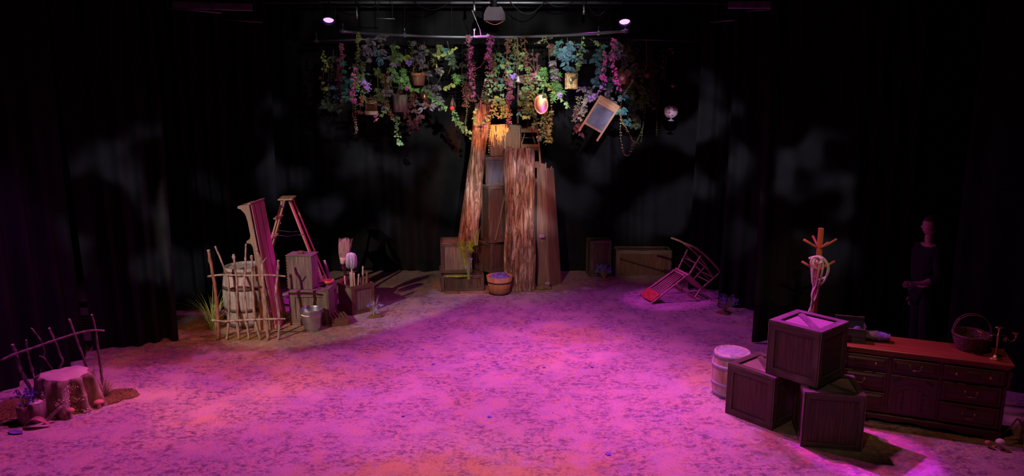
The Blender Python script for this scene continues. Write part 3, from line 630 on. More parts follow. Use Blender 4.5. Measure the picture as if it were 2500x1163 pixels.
# ================================================================== LEFT PILE
# oak barrel
def barrel(name, label, loc, rb, rm, h, mat, hoops, hoopmat, headmat, bung=False, nst=22):
    r = thing(name, label, 'barrel', loc)
    P = [(rb*.9, .015), (rb, 0)]
    for i in range(1, 12): t = i/12; P.append((rb+(rm-rb)*math.sin(PI*t)**.9, h*t))
    P += [(rb, h), (rb*.94, h), (rb*.93, h-.035)]
    mb = MB(); mb.lathe(P, nst*4, smooth=True, fr=lambda a, z: 1-.010*(1 if (a*nst/(2*PI)) % 1 < .12 else 0)); 
    mb.build('staves', M[mat], r)
    mb = MB(); mb.lathe([(rb*.93, h-.045), (rb*.93, h-.032), (.0001, h-.03)], 32, smooth=False); hd = mb.build('head', M[headmat], r)
    if bung: mb = MB(); mb.lathe([(.018, 0), (.018, .006), (.0001, .008)], 12, (.0, .0, h-.032)); mb.build('bung', M['hoop'], hd)
    for (z, hh) in hoops:
        def rz_(zz): return rb+(rm-rb)*math.sin(PI*min(1, max(0, zz/h)))**.9 if 0 < zz < h else rb
        a, b_ = rz_(z-hh/2), rz_(z+hh/2)
        mb = MB(); mb.lathe([(a-.002, z-hh/2), (a+.005, z-hh/2), (b_+.005, z+hh/2), (b_-.002, z+hh/2)], 48); mb.build('hoop', M[hoopmat], r)
    return r
barrel('oak_barrel', 'large weathered oak barrel with dark hoops standing behind the stick fence', (-3.80, 10.31, 0), .275, .325, .86, 'barrel', [(.04, .06), (.27, .05), (.58, .05), (.79, .06)], 'hoop', 'barrel')
q = lambda X, Y_: (480+X/4.308, 580+Y_/4.308)
def QF(l, Y=9.56, lean=.0):
    out = []
    for X, Y_ in l: px, py = q(X, Y_); out.append(A(px, py, Y+lean*(1060-Y_)/1060))
    return out
ups = [[(225, 1060), (228, 900), (213, 700), (190, 500), (150, 280), (122, 135)], [(320, 1078), (335, 900), (342, 700), (335, 480), (300, 350), (250, 220), (195, 95)],
       [(444, 1050), (432, 900), (430, 700), (425, 480), (408, 350), (388, 180)], [(548, 1030), (530, 880), (518, 700), (500, 500), (515, 330), (515, 200), (519, 72)],
       [(668, 1015), (630, 930), (605, 800), (600, 640), (590, 480), (585, 320), (577, 192)], [(752, 1050), (735, 850), (715, 640), (700, 480), (685, 260), (640, 170), (632, 130)],
       [(858, 985), (868, 860), (852, 700), (835, 580), (850, 420), (858, 300), (858, 240)]]
U = [QF(l, 9.56, .10) for l in ups]
for p in U: p[0].z = 0.0 if p[0].z < .14 else p[0].z
fence = stick_fence('rustic fence of crooked sticks with two rails in front of the oak barrel', U,
    [QF([(118, 412), (250, 395), (420, 398), (560, 402), (760, 396), (930, 410)], 9.555, .10), QF([(158, 872), (300, 884), (440, 874), (620, 866), (760, 860), (930, 857)], 9.53, .10)], {0: ('stick_red', 1.35), 5: ('stick', 1.1), 6: ('stick', 1.05), 1: ('stick', .8), 3: ('stick', .8)}, .0175, .013)
sticks_part(fence, rel(QF([(690, 265), (715, 240), (735, 210)], 9.63), fence.location), .008, 'stick', False, 0, 3, 'twig')
r = thing('long_grass', 'tall bright green grass clump fanning out left of the barrel', 'grass', G(522, 806)); mb = MB(); blades(mb, (0, 0, 0), 55, .80, .62, .0045, 11, .45, .05); blades(mb, (.03, .02, 0), 60, .5, .07, .005, 12, .1, .04); mb.build('blades', M['grass'], r)
moss_patch('dull green moss under the oak barrel on the painted floor', G(590, 822), .48, .16, .008, 5, 'moss_dry', 60)

# leaning shelf back with scalloped side
bo = G(668, 806)
mt = T(bo) @ Rz(-.06) @ Ry(-.13)
r = thing('plank_shelf', 'tall red plank shelf standing on end with a scalloped brown side, leaning left', 'shelf', mat=mt)
Hs = 1.79
so = [(0, 0), (0, Hs), (-.15, Hs), (-.16, Hs-.03), (-.12, Hs-.05), (-.075, Hs-.12), (-.06, Hs-.22), (-.06, 1.37), (-.075, 1.325), (-.13, 1.295), (-.13, 1.27), (-.075, 1.25), (-.058, 1.20), (-.07, .95), (-.11, .87), (-.165, .80), (-.165, .77), (-.11, .75), (-.09, .70), (-.12, .40), (-.15, .25), (-.23, .14), (-.27, .09), (-.27, 0)]
mb = MB(); mb.prism(so, .025, Rz(.10)); mb.build('scalloped_side', M['plank_side'], r)
for k in range(5):
    mb = MB(); mb.box((.012+(k % 2)*.006, .03+.092*(k+.5)-.0, Hs/2), (.02, .080, Hs-.02), None, .008); mb.build('back_plank', M['plank_red'], r)
for q_ in (((.002, .26, Hs+.008), (.045, .50, .02)), ((.03, .26, .03), (.03, .5, .05))): mb = MB(); mb.box(*q_); mb.build('trim_strip', M['plank_red'], r)
mb = MB(); mb.box((-.015, .485, Hs/2), (.03, .022, Hs)); mb.build('far_side', M['plank_side'], r)
mb = MB(); mb.box((-.07, .25, Hs-.012), (.16, .44, .022), T(0, 0, 0)); mb.build('end_board', M['plank_side'], r)

# stepladder
M['ladder_orange'] = wood('ladder_orange_pine', (.40, .20, .08), (.62, .36, .16), .5, 2, 40, (.46, .24, .10))
lo = G(717, 754); LA = .12
r = thing('stepladder', 'wooden A-frame stepladder with steel bolts behind the crates on the left', 'ladder', lo, LA)
Hl = 1.72; fx, bx_ = -.60, .62
for y in (-.19, .19):
    mb = MB(); yb = y*1.25
    mb.bar((fx, yb, 0), (-.05, y*.8, Hl-.02), .075, .024); mb.build('front_rail', M['ladder'], r)
    mb = MB(); mb.bar((bx_, yb*.95, 0), (.06, y*.7, Hl-.03), .068, .024); mb.build('rear_rail', M['ladder_orange'], r)
for k in range(1, 6):
    t = k/6; x = fx+(-.05-fx)*t; hw = .19*(1.25+(.8-1.25)*t)
    mb = MB(); mb.box((x+.0, 0, Hl*t), (.095, hw*2-.02, .02)); mb.build('step', M['ladder'], r)
mb = MB(); mb.box((.0, 0, Hl), (.21, .38, .022), None, .006); mb.build('top_cap', M['ladder'], r)
for y in (-.175, .175):
    mb = MB(); z = Hl*.71; mb.bar((fx+(-.05-fx)*.71, y, z-.02), (.0, y, z-.05), .018, .004); mb.bar((0, y, z-.05), (bx_+(.06-bx_)*.71, y, z-.03), .018, .004); mb.build('spreader_bar', M['steel'], r)
for (x, z) in ((-.09, Hl-.35), (fx+(-.05-fx)*.71, Hl*.71), (fx+(-.05-fx)*.5, Hl*.45), (-.03, Hl-.04), (.07, Hl-.04), (bx_+(.06-bx_)*.70, Hl*.70), (bx_+(.06-bx_)*.35, Hl*.35)):
    mb = MB(); mb.ball((x, -.19*(1.25+(.8-1.25)*z/Hl)-.02, z), .016, 10, 6, (1, .5, 1)); tag(mb.build('bolt', M['chrome'], r), 'shiny bolt')
mb = MB(); mb.prism([(-.07, Hl-.02), (0, Hl-.02), (-.03, Hl-.12), (-.055, Hl-.12)], .004, T(0, -.182, 0)); mb.build('bracket', M['steel'], r)

# crates of the left pile
c1 = crate('wooden_crate', 'square dark wooden crate behind the steel bucket, panelled front', G(757, 799)+V(-.03, .37, 0), .02, .56, .56, .50, 'crate_grey', 'crate_grey', 'plain', .085)
r = thing('lidded_wooden_box', 'upright plank box with a small block handle, on the crate behind the bucket', 'box', A(742, 706, 10.41)+V(.0, .0, 0), -.10)
r.location.z = .512; bz = r
mb = MB(); mb.box((0, 0, .24), (.36, .26, .48), None, .004); mb.build('box_body', M['crate_grey'], r)
mb = MB()
for k in range(11): mb.box((-.186, 0, .03+k*.042), (.02, .25, .03), None, .003)
mb.build('ribbed_side', M['crate_warm'], r)
mb = MB(); mb.box((0, 0, .488), (.385, .275, .016)); L = mb.build('lid', M['crate_grey'], r)
mb = MB(); mb.box((-.01, -.02, .517), (.085, .06, .042), None, .005); mb.build('handle_block', M['crate_warm'], L)
r = thing('wooden_bowl', 'orange wooden bowl behind the plank box on the crate', 'bowl', (c1.location.x+.20, c1.location.y+.08, .513))
mb = MB(); mb.lathe([(.03, 0), (.065, .012), (.095, .06), (.085, .06), (.055, .02), (.0001, .016)], 26); mb.build('bowl_wall', M['orange_wood'], r)
# steel bucket
r = thing('steel_bucket', 'galvanised steel bucket standing in front of the square crate', 'bucket', G(763, 807))
mb = MB(); P = [(.10, .0), (.105, .004), (.118, .10), (.121, .105), (.121, .11), (.135, .19), (.139, .195), (.139, .20), (.156, .305), (.162, .312), (.162, .318), (.156, .32), (.150, .305), (.12, .06), (.10, .012), (.0001, .012)]
mb.lathe(P, 40); mb.build('bucket_wall', M['steel'], r)
mb = MB(); mb.tube([(.158*math.cos(a), -.158*math.sin(a)*1.0, .30-.045*math.sin(a)) for a in [PI*i/24 for i in range(25)]], .004, 6); hb = mb.build('bail_handle', M['steel'], r)
mb = MB(); mb.tube([(.166*math.cos(a), -.166*math.sin(a), .298-.045*math.sin(a)) for a in [PI*(.38+.24*i/6)+.3 for i in range(7)]], .011, 8); tag(mb.build('grip', M['keg_head'], hb), 'pale wooden grip')
for s_ in (-1, 1): mb = MB(); mb.box((s_*.16, 0, .29), (.008, .03, .04)); mb.build('ear', M['steel'], r)
# small slatted box
r = thing('slatted_box', 'small low slatted wooden box between the bucket and the tool crate', 'box', G(826, 789), .42)
mb = MB(); w_, d_, h_ = .24, .32, .115
for s_ in (-1, 1): mb.box((0, s_*d_/2, h_/2), (w_, .012, h_)); mb.box((s_*w_/2, 0, h_*.25), (.012, d_, h_*.42)); mb.box((s_*w_/2, 0, h_*.78), (.012, d_, h_*.38))
mb.box((0, 0, .01), (w_-.01, d_-.01, .012)); mb.build('box_sides', M['crate_warm'], r)
for k in range(5): mb = MB(); mb.box((-.1+.05*k, 0, h_+.004), (.036, d_, .008)); mb.build('slat', M['crate_warm'], r)
# open tool crate
OCr = -.80; OC = G(859, 771)-(Rz(OCr) @ Vector((.18, -.20, 0)))
r = thing('open_tool_crate', 'open-topped dark crate full of broom and tool handles', 'crate', OC, OCr); cw, cd, ch = .36, .40, .44
mb = MB()
for s_ in (-1, 1): mb.box((0, s_*(cd/2-.01), ch/2), (cw, .018, ch)); mb.box((s_*(cw/2-.01), 0, ch/2), (.018, cd-.04, ch))
mb.box((0, 0, .012), (cw-.03, cd-.03, .02)); mb.build('crate_wall', M['crate_grey'], r)
for i, (ww, m_) in enumerate(((cd, T(cw/2, -cd/2, 0) @ Rz(PI/2) @ T(0, -.014, 0)), )):
    mb = MB(); face_frame(mb, ww, ch, .06, .014, m_); mb.build('side_frame', M['crate_warm'], r)
mb = MB()
for s_ in (-1, 1): mb.box((0, s_*(cd/2), ch-.012), (cw+.01, .016, .026)); mb.box((s_*(cw/2), 0, ch-.012), (.016, cd, .026))
mb.build('rim', M['crate_warm'], r)
def ocp(lx, ly, z): v_ = Rz(OCr) @ Vector((lx, ly, 0)); return Vector((OC.x+v_.x, OC.y+v_.y, z))
def handle(label, a, b_, rad, mat='pale_wood', name='tool_handle', cat='handle', group=None, knob=True):
    r = thing(name, label, cat, a, 0, group); d = b_-a; mb = MB()
    mb.tube([d*t for t in (0, .5, .93, .97, 1)], [rad, rad, rad*1.0, rad*1.25, rad*.8], 10); mb.build('shaft', M[mat], r)
    return r
hs = [('shortest pale tool handle at the left corner of the tool crate', (-.02, -.14), (841, 674), .012), ('pale tool handle upright in the middle of the tool crate', (.04, -.10), (855, 665), .012),
      ('pale tool handle just right of the middle one in the tool crate', (.06, -.05), (864, 666), .012), ('pale tool handle leaning right near the crate front', (.10, -.06), (876, 669), .012),
      ('tall tool handle leaning right at the far side of the tool crate', (.09, .04), (886, 650), .012), ('thick rosy tool handle at the right end of the tool crate', (.11, .11), (896, 663), .017), ('short dark-topped handle behind the rosy one', (.08, .15), (899, 671), .011)]
for lb, (lx, ly), (px, py), rd in hs:
    a = ocp(lx, ly, .03); t_ = A(px, py, a.y+.02); handle(lb, a, t_, rd, 'red_wood' if 'rosy' in lb else 'pale_wood')
r = thing('paddle', 'flat orange wooden paddle end at the left corner of the tool crate', 'paddle', ocp(-.11, -.16, .03), .2); mb = MB(); mb.prism([(-.02, 0), (.02, 0), (.030, .42), (.026, .49), (-.026, .49), (-.030, .42)], .012); mb.build('paddle_blade', M['orange_wood'], r)
# broom
a = ocp(-.12, .02, .04); j = A(836, 650, a.y+.03); tp = A(842, 588, a.y+.05)
r = thing('straw_broom', 'straw broom standing bristles up in the tool crate', 'broom', a); mb = MB(); mb.tube(rel([a, j], a), .012, 10); mb.build('broom_handle', M['pale_wood'], r)
jb = j-a; d = (tp-j); mb = MB(); rr = random.Random(3)
mb.tube([jb-d*.05, jb+d*.12, jb+d*.25, jb+d*.33], [.012, .030, .05, .052], 14); 
for _ in range(330):
    x_, y_ = rr.gauss(0, 1), rr.gauss(0, 1)*.55; e = d.normalized(); t1 = rr.uniform(.75, 1.12)
    p0 = jb+d*.1+Vector((x_*.012, y_*.012, 0)); p1 = jb+d*.5+Vector((x_*.03, y_*.03, 0)); p2 = jb+d*t1+Vector((x_*.040+rr.uniform(-.01, .01), y_*.05, 0))
    mb.tube([p0, p1, p2], [.0022, .002, .0012], 3, False)
mb.build('bristles', M['straw'], r)
mb = MB(); mb.tube([jb+d*.02-Vector((0, 0, .01)), jb+d*.06], .02, 12); mb.build('binding', M['hoop'], r)
# second broom stick (violet thin)
handle('thin dark stick beside the broom in the tool crate', ocp(-.15, .06, .04), A(838, 640, ocp(-.15, .06, 0).y+.03), .008, 'red_wood', 'thin_stick', 'stick')
# mop
a = ocp(-.02, -.04, .04); j = A(857, 622, a.y+.05)
r = thing('cotton_mop', 'white cotton mop standing head up beside the broom', 'mop', a); mb = MB(); mb.tube(rel([a, j], a), .011, 10); mb.build('mop_handle', M['pale_wood'], r)
jb = j-a; mb = MB()
for _ in range(170):
    an = rr.uniform(0, 2*PI); q_ = math.sqrt(rr.random())*.078; L2 = rr.uniform(.13, .22); dx, dy = math.cos(an)*q_, math.sin(an)*q_*.8
    top = jb+Vector((dx*.45, dy*.4, .03-q_*.25)); mb.tube(curve([jb+Vector((0, 0, .02)), top+Vector((dx*.3, dy*.3, 0)), jb+Vector((dx*1.05, dy, -.05)), jb+Vector((dx*1.1+rr.uniform(-.01, .01), dy*1.05, -L2))], 3), .0042, 4)
mb.build('mop_strands', M['mop'], r)
# branches with pale cut ends leaning behind
for lb, (bx0, by0), (tx, ty), rd in (('thick bark branch with a white cut end leaning left between ladder and tool crate', (818, 745), (792, 637), .026), ('thin bark branch with a white cut end behind the plank box', (806, 745), (765, 619), .015), ('slim branch with a white tip just right of the plank box', (800, 742), (770, 632), .010), ('slimmest dark branch leaning behind the plank box', (803, 740), (771, 649), .008)):
    a = G(bx0, by0); b_ = A(tx, ty, a.y-.1); r = thing('bark_branch', lb, 'branch', a); sticks_part(r, [(0, 0, .01), (b_-a)*.5+Vector((.01, 0, 0)), b_-a], rd, 'stick', True, 2, int(tx), 'bark')
r = flower_clump('wild_flowers', 'small violet wildflowers with tall blades right of the tool crate', G(916, 773), .22, 16, .13, 'violet_petal', seed=21, grass=0, mound='moss_dry', mr=.11)
mb = MB(); blades(mb, (-.02, 0, 0), 22, .36, .11, .0035, 5, .1, .04); mb.build('tall_blades', M['grass_dry'], r)

# ================================================================== CENTRE TREE OF CRATES
def slab(label, p_bot, p_top, w0, w1, dep, seed, name='bark_slab', H_=None, yaw=0.0, ragged=.05, wfn=None):
    p_bot, p_top = Vector(p_bot), Vector(p_top); r = thing(name, label, 'tree bark', p_bot); D = p_top-p_bot; Ln = D.length; ux = Vector((math.cos(yaw), math.sin(yaw), 0)); nn = D.normalized(); uy = nn.cross(ux); 
    if uy.y > 0: uy = -uy            # uy faces the audience
    def f(u, v):
        a = 2*PI*u; w_ = (w0+(w1-w0)*v)/2*(wfn(v) if wfn else 1); ca, sa = math.cos(a), math.sin(a)
        x = w_*math.copysign(abs(ca)**.8, ca); y = dep*(sa if sa > 0 else sa*.25)
        q_ = Vector((x*9+seed, y*9, v*Ln*1.1)); k = mnoise.noise(q_)*.5+mnoise.noise(q_*2.3)*.3; q2 = Vector((x*26, seed, v*Ln*3.2)); k += mnoise.noise(q2)*.45
        k += .55*(abs(math.sin(x*30+mnoise.noise(Vector((x*4, 1, v*Ln*1.6)))*4))-.5)
        disp = .034*k*(1 if sa > -.1 else .1); x += .02*mnoise.noise(Vector((seed, ca*2, v*Ln*2.2)))
        rg = ragged*mnoise.noise(Vector((ca*5, sa*2, seed+v*3)))*(max(0, v-.93)/.07) - ragged*.4*mnoise.noise(Vector((ca*5, sa*2, seed+5)))*(max(0, .04-v)/.04)*(0 if v > .5 else 1)
        return ux*x+uy*(y+disp)+nn*(v*Ln+max(rg, -v*Ln))
    mb = MB(); nu, nv = 96, 120; mb.grid(f, nu, nv, True, True)
    for v in (0, 1):
        ring = [f(i/nu, v) for i in range(nu)]; ce = sum(ring, Vector())/nu; base = len(mb.v); mb.v += ring+[ce]
        for i in range(nu): mb.face([base+i, base+(i+1) % nu, base+nu][::(1 if v else -1)], [(0, 0)]*3, False)
    mb.build('bark_surface', M['bark'], r); return r
slab('broad tall carved bark slab standing on the floor, right of the wooden tub', G(1270, 712)+V(0, .14, 0), A(1267, 362, 12.24), .52, .50, .14, 3, wfn=lambda v: 1+.05*math.sin(v*9))
slab('long narrow bark slab with an orange-lit top leaning right, standing on the left crate', A(1141, 590, 12.32), A(1181, 254, 12.34), .32, .26, .10, 9, wfn=lambda v: 1+.06*math.sin(v*7+1))
# crate pile
lowz = .27
crate('low_wooden_crate', 'low flat crate at the foot of the crate pile, left of the wooden tub', G(1134, 713)+V(-.08, .42, 0), .12, .72, .80, lowz, 'crate', 'crate_frame', None, .05)
crate('low_wooden_crate', 'second low dark crate under the crate pile, right behind the wooden tub', (-.10, 12.68, 0), .1, .46, .70, lowz-.004, 'crate', 'crate_frame', None, .05)
crate('wooden_crate', 'left crate of the pile, draped with green moss, bark slab standing on it', A(1111, 668, 12.2)+V(.0, .27, 0), .10, .52, .52, .52, 'crate_grey', 'crate_frame', None, .055)
for o in bpy.data.objects:
    if o.get('label', '').startswith('left crate of the pile'): o.location.z = lowz; LCR = o
cc = A(1194, 606, 11.85)
c2 = crate('wooden_crate', 'crate of the pile turned corner-forward, behind the wooden tub', (cc.x+.03, 12.2+.31, lowz), .72, .42, .46, .52, 'crate', 'crate_frame', None, .05)
zt = lowz+.52
c3 = crate('tall_wooden_crate', 'tall narrow dark crate with diagonal brace between the two bark slabs', (-.27, 12.42, zt+.003), .45, .42, .36, .95, 'crate', 'crate_frame', None, .05)
mb = MB(); m_ = T(0, -.18-.006, 0); mb.bar((-.10, -.185, .05), (.10, -.185, .90), .04, .014); tag(mb.build('brace', M['crate_grey'], c3), 'pale diagonal brace')
z4 = zt+.955
c4 = crate('wooden_crate', 'blue-grey crate in the stack just below the top crate', (-.22, 12.45, z4+.004), .08, .46, .44, .48, 'crate_blue', 'crate_frame', None, .05)
z5 = z4+.488
c5 = crate('wooden_crate', 'topmost warm brown crate of the stack with golden yarn on it', (-.11, 12.48, z5), .0, .52, .42, .50, 'crate_warm', 'crate_warm', None, .05)
z6 = z5+.50
# golden yarn, tassel cord
r = thing('yarn_hank', 'golden yarn hank looped over the left corner of the top crate', 'yarn', (-.25, 12.26, z6)); rr = random.Random(4); mb = MB()
for k in range(16):
    x0 = -.07+.014*k+rr.uniform(-.01, .01); w_ = rr.uniform(.02, .07); dp = rr.uniform(.10, .26)
    mb.tube(curve([(x0, .10, .008), (x0, -.01, .014), (x0-.01, -.025, -.03), (x0+w_*.5, -.03-.002*k, -dp), (x0+w_, -.028, -.03), (x0+w_, 0, .012), (x0+w_*1.1, .1, .01)], 5), .0055, 5)
for k in range(26):
    x0 = rr.choice((rr.uniform(-.10, -.05), rr.uniform(.02, .07))); L2 = rr.uniform(.18, .36)
    mb.tube(curve([(x0, .0, .01), (x0, -.03, -.03), (x0+rr.uniform(-.015, .015), -.032, -L2*.5), (x0+rr.uniform(-.03, .02), -.03, -L2)], 4), .0035, 4)
mb.build('yarn_strands', M['yarn'], r)
r = thing('tassel_cord', 'orange cord with a tassel hanging down the front of the top crate', 'tassel', (-.115, 12.255, z6)); mb = MB()
mb.tube(curve([(-.15, .03, .012), (-.02, .0, .016), (.0, -.02, 0), (0, -.022, -.3), (-.005, -.022, -.58)], 6), .006, 6); mb.tube(curve([(-.15, .02, .012), (.03, -.01, .01), (.02, -.024, -.12), (-.06, -.024, -.15), (-.12, -.024, -.1)], 6), .007, 6); mb.build('cord', M['rope'], r)
mb = MB(); mb.lathe([(.008, -.56), (.016, -.58), (.012, -.60), (.03, -.68), (.034, -.69), (.0001, -.69)][::-1], 12, (-.005, -.03, 0)); mb.build('tassel', M['yarn'], r)
# ladder in the tree
r = thing('wooden_ladder', 'old red-brown wooden ladder with crossed back legs behind the broad bark slab', 'ladder', (.37, 12.62, 1.6))
LZ = lambda px, py, Y=12.62: A(px, py, Y)-Vector((.37, 12.62, 1.6))
mb = MB(); mb.bar(LZ(1323, 446), LZ(1301, 178), .07, .03); mb.build('rail', M['red_wood'], r)
mb = MB(); mb.bar(LZ(1262, 446, 12.72), LZ(1266, 180, 12.72), .06, .03); mb.build('rail', M['red_wood'], r)
for y0, y1 in ((443, 443), (402, 402), (359, 360), (316, 317), (272, 273), (228, 228), (196, 196)):
    t = (446-y0)/268; mb = MB(); mb.bar(LZ(1262+4*t, y0, 12.66), LZ(1322-22*t, y1, 12.6), .10, .035, roll=PI/2); mb.build('rung', M['red_wood'], r)
mb = MB(); mb.bar(LZ(1270, 362, 12.78), LZ(1298, 270, 12.8), .035, .02); mb.build('back_leg', M['red_wood'], r)
mb = MB(); mb.bar(LZ(1313, 368, 12.8), LZ(1276, 262, 12.82), .035, .02); mb.build('back_leg', M['red_wood'], r)
mb = MB(); mb.tube([LZ(1264, 336, 12.75), LZ(1312, 337, 12.75)], .004, 6); mb.build('tie_rod', M['pipe'], r)
mb = MB(); mb.box(LZ(1283, 186, 12.64), (.32, .18, .03)); mb.build('top_cap', M['red_wood'], r)
# a low crate supports the ladder foot
crate('tall_wooden_crate', 'tall crate hidden behind the broad bark slab holding up the ladder', (.30, 12.72, 0), 0, .46, .40, 1.78, 'crate', 'crate_frame', None, .05)
for o in list(bpy.data.objects):
    if o.get('label', '').startswith('tall crate hidden'): pass
# hinged boards at right
def board(mb, p0, p1, q0, q1, th, jag, seed):
    """board between bottom edge p0-p1 and top edge q0-q1, jagged top"""
    rr = random.Random(seed); p0, p1, q0, q1 = map(Vector, (p0, p1, q0, q1)); n = 9; nrm = (p1-p0).cross(q0-p0).normalized(); b0 = len(mb.v)
    top = [q0.lerp(q1, i/n)+Vector((0, 0, rr.uniform(-jag, jag*.4))) for i in range(n+1)]; fr = [p0, p1]+top[::-1]
    for p in fr: mb.v.append(p)
    for p in fr: mb.v.append(p-nrm*th)
    k = len(fr); L = (q0-p0).length; uv = [(0, 0), (0, .4)]+[(L, .4*i/n) for i in range(n+1)][::-1]
    mb.face(list(range(b0, b0+k)), uv); mb.face(list(range(b0+k, b0+2*k))[::-1], uv[::-1])
    for i in range(k): j = (i+1) % k; mb.face([b0+j, b0+i, b0+k+i, b0+k+j], [uv[j], uv[i], (uv[i][0], uv[i][1]+th), (uv[j][0], uv[j][1]+th)])
BW = wood('dim_brown_board', (.12, .06, .04), (.26, .15, .10), .6, 1.5, 22, (.11, .08, .06))
BR = wood('reddish_smooth_board', (.18, .075, .055), (.26, .12, .09), .5, 1.2, 14, (.15, .07, .06), .4, .15)
r = thing('hinged_boards', 'pair of tall hinged boards with splintered tops leaning right of the broad bark slab', 'boards', (0, 0, 0))
o_ = G(1330, 700); r.location = o_
mb = MB(); board(mb, G(1311, 700)-o_, G(1343, 700)-o_, A(1311, 404, 12.45)-o_, A(1334, 396, 12.5)-o_, .02, .05, 2); mb.build('left_board', BW, r)
mb = MB(); board(mb, G(1343, 702)-o_, G(1371, 692)-o_, A(1331, 412, 12.47)-o_, A(1352, 406, 12.75)-o_, .02, .05, 3); mb.build('right_board', BR, r)
mb = MB()
for (x, y) in ((1323, 577), (1336, 693)):
    p = A(x, y, 12.2 if y > 600 else 12.28)-o_
    mb.box(p+V(0, -.0, 0), (.085, .012, .05)); 
    for dx in (-.03, -.01, .01, .03): mb.ball(p+V(dx, -.01, .01*(1 if dx > 0 else -1)), .006, 6, 5)
tag(mb.build('hinge', M['steel'], r), 'ornate metal hinges')
# moss, flowers around the tree
def drape(label, pts, wd, loc, seed):
    r = thing('moss_drape', label, 'moss', loc); rr = random.Random(seed); P = curve(rel(pts, loc), 8); core = MB(); f = MB()
    core.tube(P, [wd*.35]*len(P), 8); core.build('moss_core', M['moss'], r)
    for _ in range(900):
        p = rr.choice(P)+Vector((rr.gauss(0, wd*.42), rr.uniform(-.02, .01), rr.gauss(0, .02)))
        f.leaf(p, Vector((rr.uniform(-.6, .6), rr.uniform(-.8, 0), rr.uniform(-1, .3))), Vector((rr.uniform(-1, 1), -1, 0)), rr.uniform(.015, .035), 'thin')
    tag(f.build('moss_fibres', M['moss'], r), kind='stuff')
lt = zt
a0 = A(1125, 600, 12.02); a0.z = lt+.01
drape('bright green moss strip hanging down the front of the left crate', [(a0.x-.02, 12.30, lt+.015), (a0.x, 12.06, lt+.012), A(1128, 606, 11.93), A(1132, 625, 11.93), A(1137, 648, 11.93)], .06, a0, 1)
b0 = Vector((A(1148, 600, 12.1).x, 12.05, lt+.012))
drape('green moss lying between the two crates under the flower sprig', [b0+V(-.02, .15, .01), b0, b0+V(.0, -.12, -.02), A(1150, 612, 11.88)], .07, b0, 2)
moss_patch('thin green moss on top of the low crate in front of the left crate', Vector((G(1115, 672, lowz).x, 12.00, lowz-.003)), .22, .05, .012, 7, 'moss', 260)
moss_patch('mossy tuft on the floor at the foot of the hinged boards', G(1326, 706), .13, .08, .07, 8, 'moss_dry')
moss_patch('brown moss at the front left corner of the low crate', G(1103, 716), .13, .05, .03, 9, 'moss_dry')
flower_clump('flower_sprig', 'pink flowers and twiggy grass growing from the crate top right of the leaning slab', (b0.x+.10, 12.02, lt), .36, 7, .08, 'violet_petal', seed=31, grass=26, ground=False, psize=.018)
flower_clump('flower_sprig', 'pale violet flowers on the low crate between the two pile crates', Vector((A(1145, 668, 11.9).x, 11.80, lowz)), .38, 15, .07, 'violet_petal', seed=33, grass=14, ground=False, psize=.02)
# wooden tub
r = thing('wooden_tub', 'orange wooden wooden tub with a dark hoop in front of the broad bark slab', 'tub', G(1219, 722)+V(0, .15, 0))
mb = MB(); P = [(.155, .0), (.165, .0), (.218, .30), (.205, .30), (.19, .21), (.0001, .21)]
mb.lathe(P, 72, fr=lambda a, z: 1-.012*(1 if (a*18/(2*PI)) % 1 < .1 else 0)); mb.build('staves', wood('cedar_staves', (.42, .17, .07), (.66, .33, .16), .5, 2, 10, (.5, .22, .1)), r)
for z in (.205, .012): mb = MB(); rr_ = .165+.053*z/.30+.003; mb.lathe([(rr_-.004, z-.009), (rr_+.003, z-.009), (rr_+.004, z+.009), (rr_-.003, z+.009)], 40); mb.build('hoop', M['black_metal'], r)
tb = r.location
r = thing('violet_cloth', 'crumpled violet cloth filling the wooden tub', 'cloth', (tb.x, tb.y, .205)); mb = MB()
mb.grid(lambda u, v: Vector((v*.198*math.cos(2*PI*u), v*.198*math.sin(2*PI*u), .005+.085*(1-v*v)**.6*(1+.0)+.03*(mnoise.noise(Vector((v*math.cos(2*PI*u)*4, v*math.sin(2*PI*u)*4, 1)))+abs(mnoise.noise(Vector((v*math.cos(2*PI*u)*7, v*math.sin(2*PI*u)*7, 5)))))*(1-v**6)+.03*(1-v**8))), 60, 22, True, True); mb.build('cloth_folds', M['violet_cloth'], r)

# ================================================================== BACK RIGHT : crates, rocking chair, flowers
crate('wooden_crate', 'small dark upright crate standing against the backdrop, right of the tree', G(1463, 678)+V(0, .20, 0), .12, .38, .34, .66, 'crate', 'crate_frame', None, .05)
cr = crate('long_wooden_crate', 'long horizontal crate with a diagonal brace against the backdrop', G(1571, 681)+V(0, .2, 0), -.02, .99, .36, .50, 'crate_warm', 'crate_grey', 'plain', .055)
mb = MB(); mb.bar((-.42, -.185, .37), (.42, -.185, .13), .05, .014); mb.build('brace', M['crate_frame'], cr)
flower_clump('violet_flowers', 'violet flower clump in front of the small upright crate', G(1475, 683), .27, 46, .17, 'blue_petal', seed=41, grass=12, psize=.026)
flower_clump('violet_flowers', 'violet flower clump with tall twigs at the foot of the right curtain leg', G(1768, 765), .27, 60, .20, 'blue_petal', seed=43, grass=46, psize=.024, gl='grass_dry')
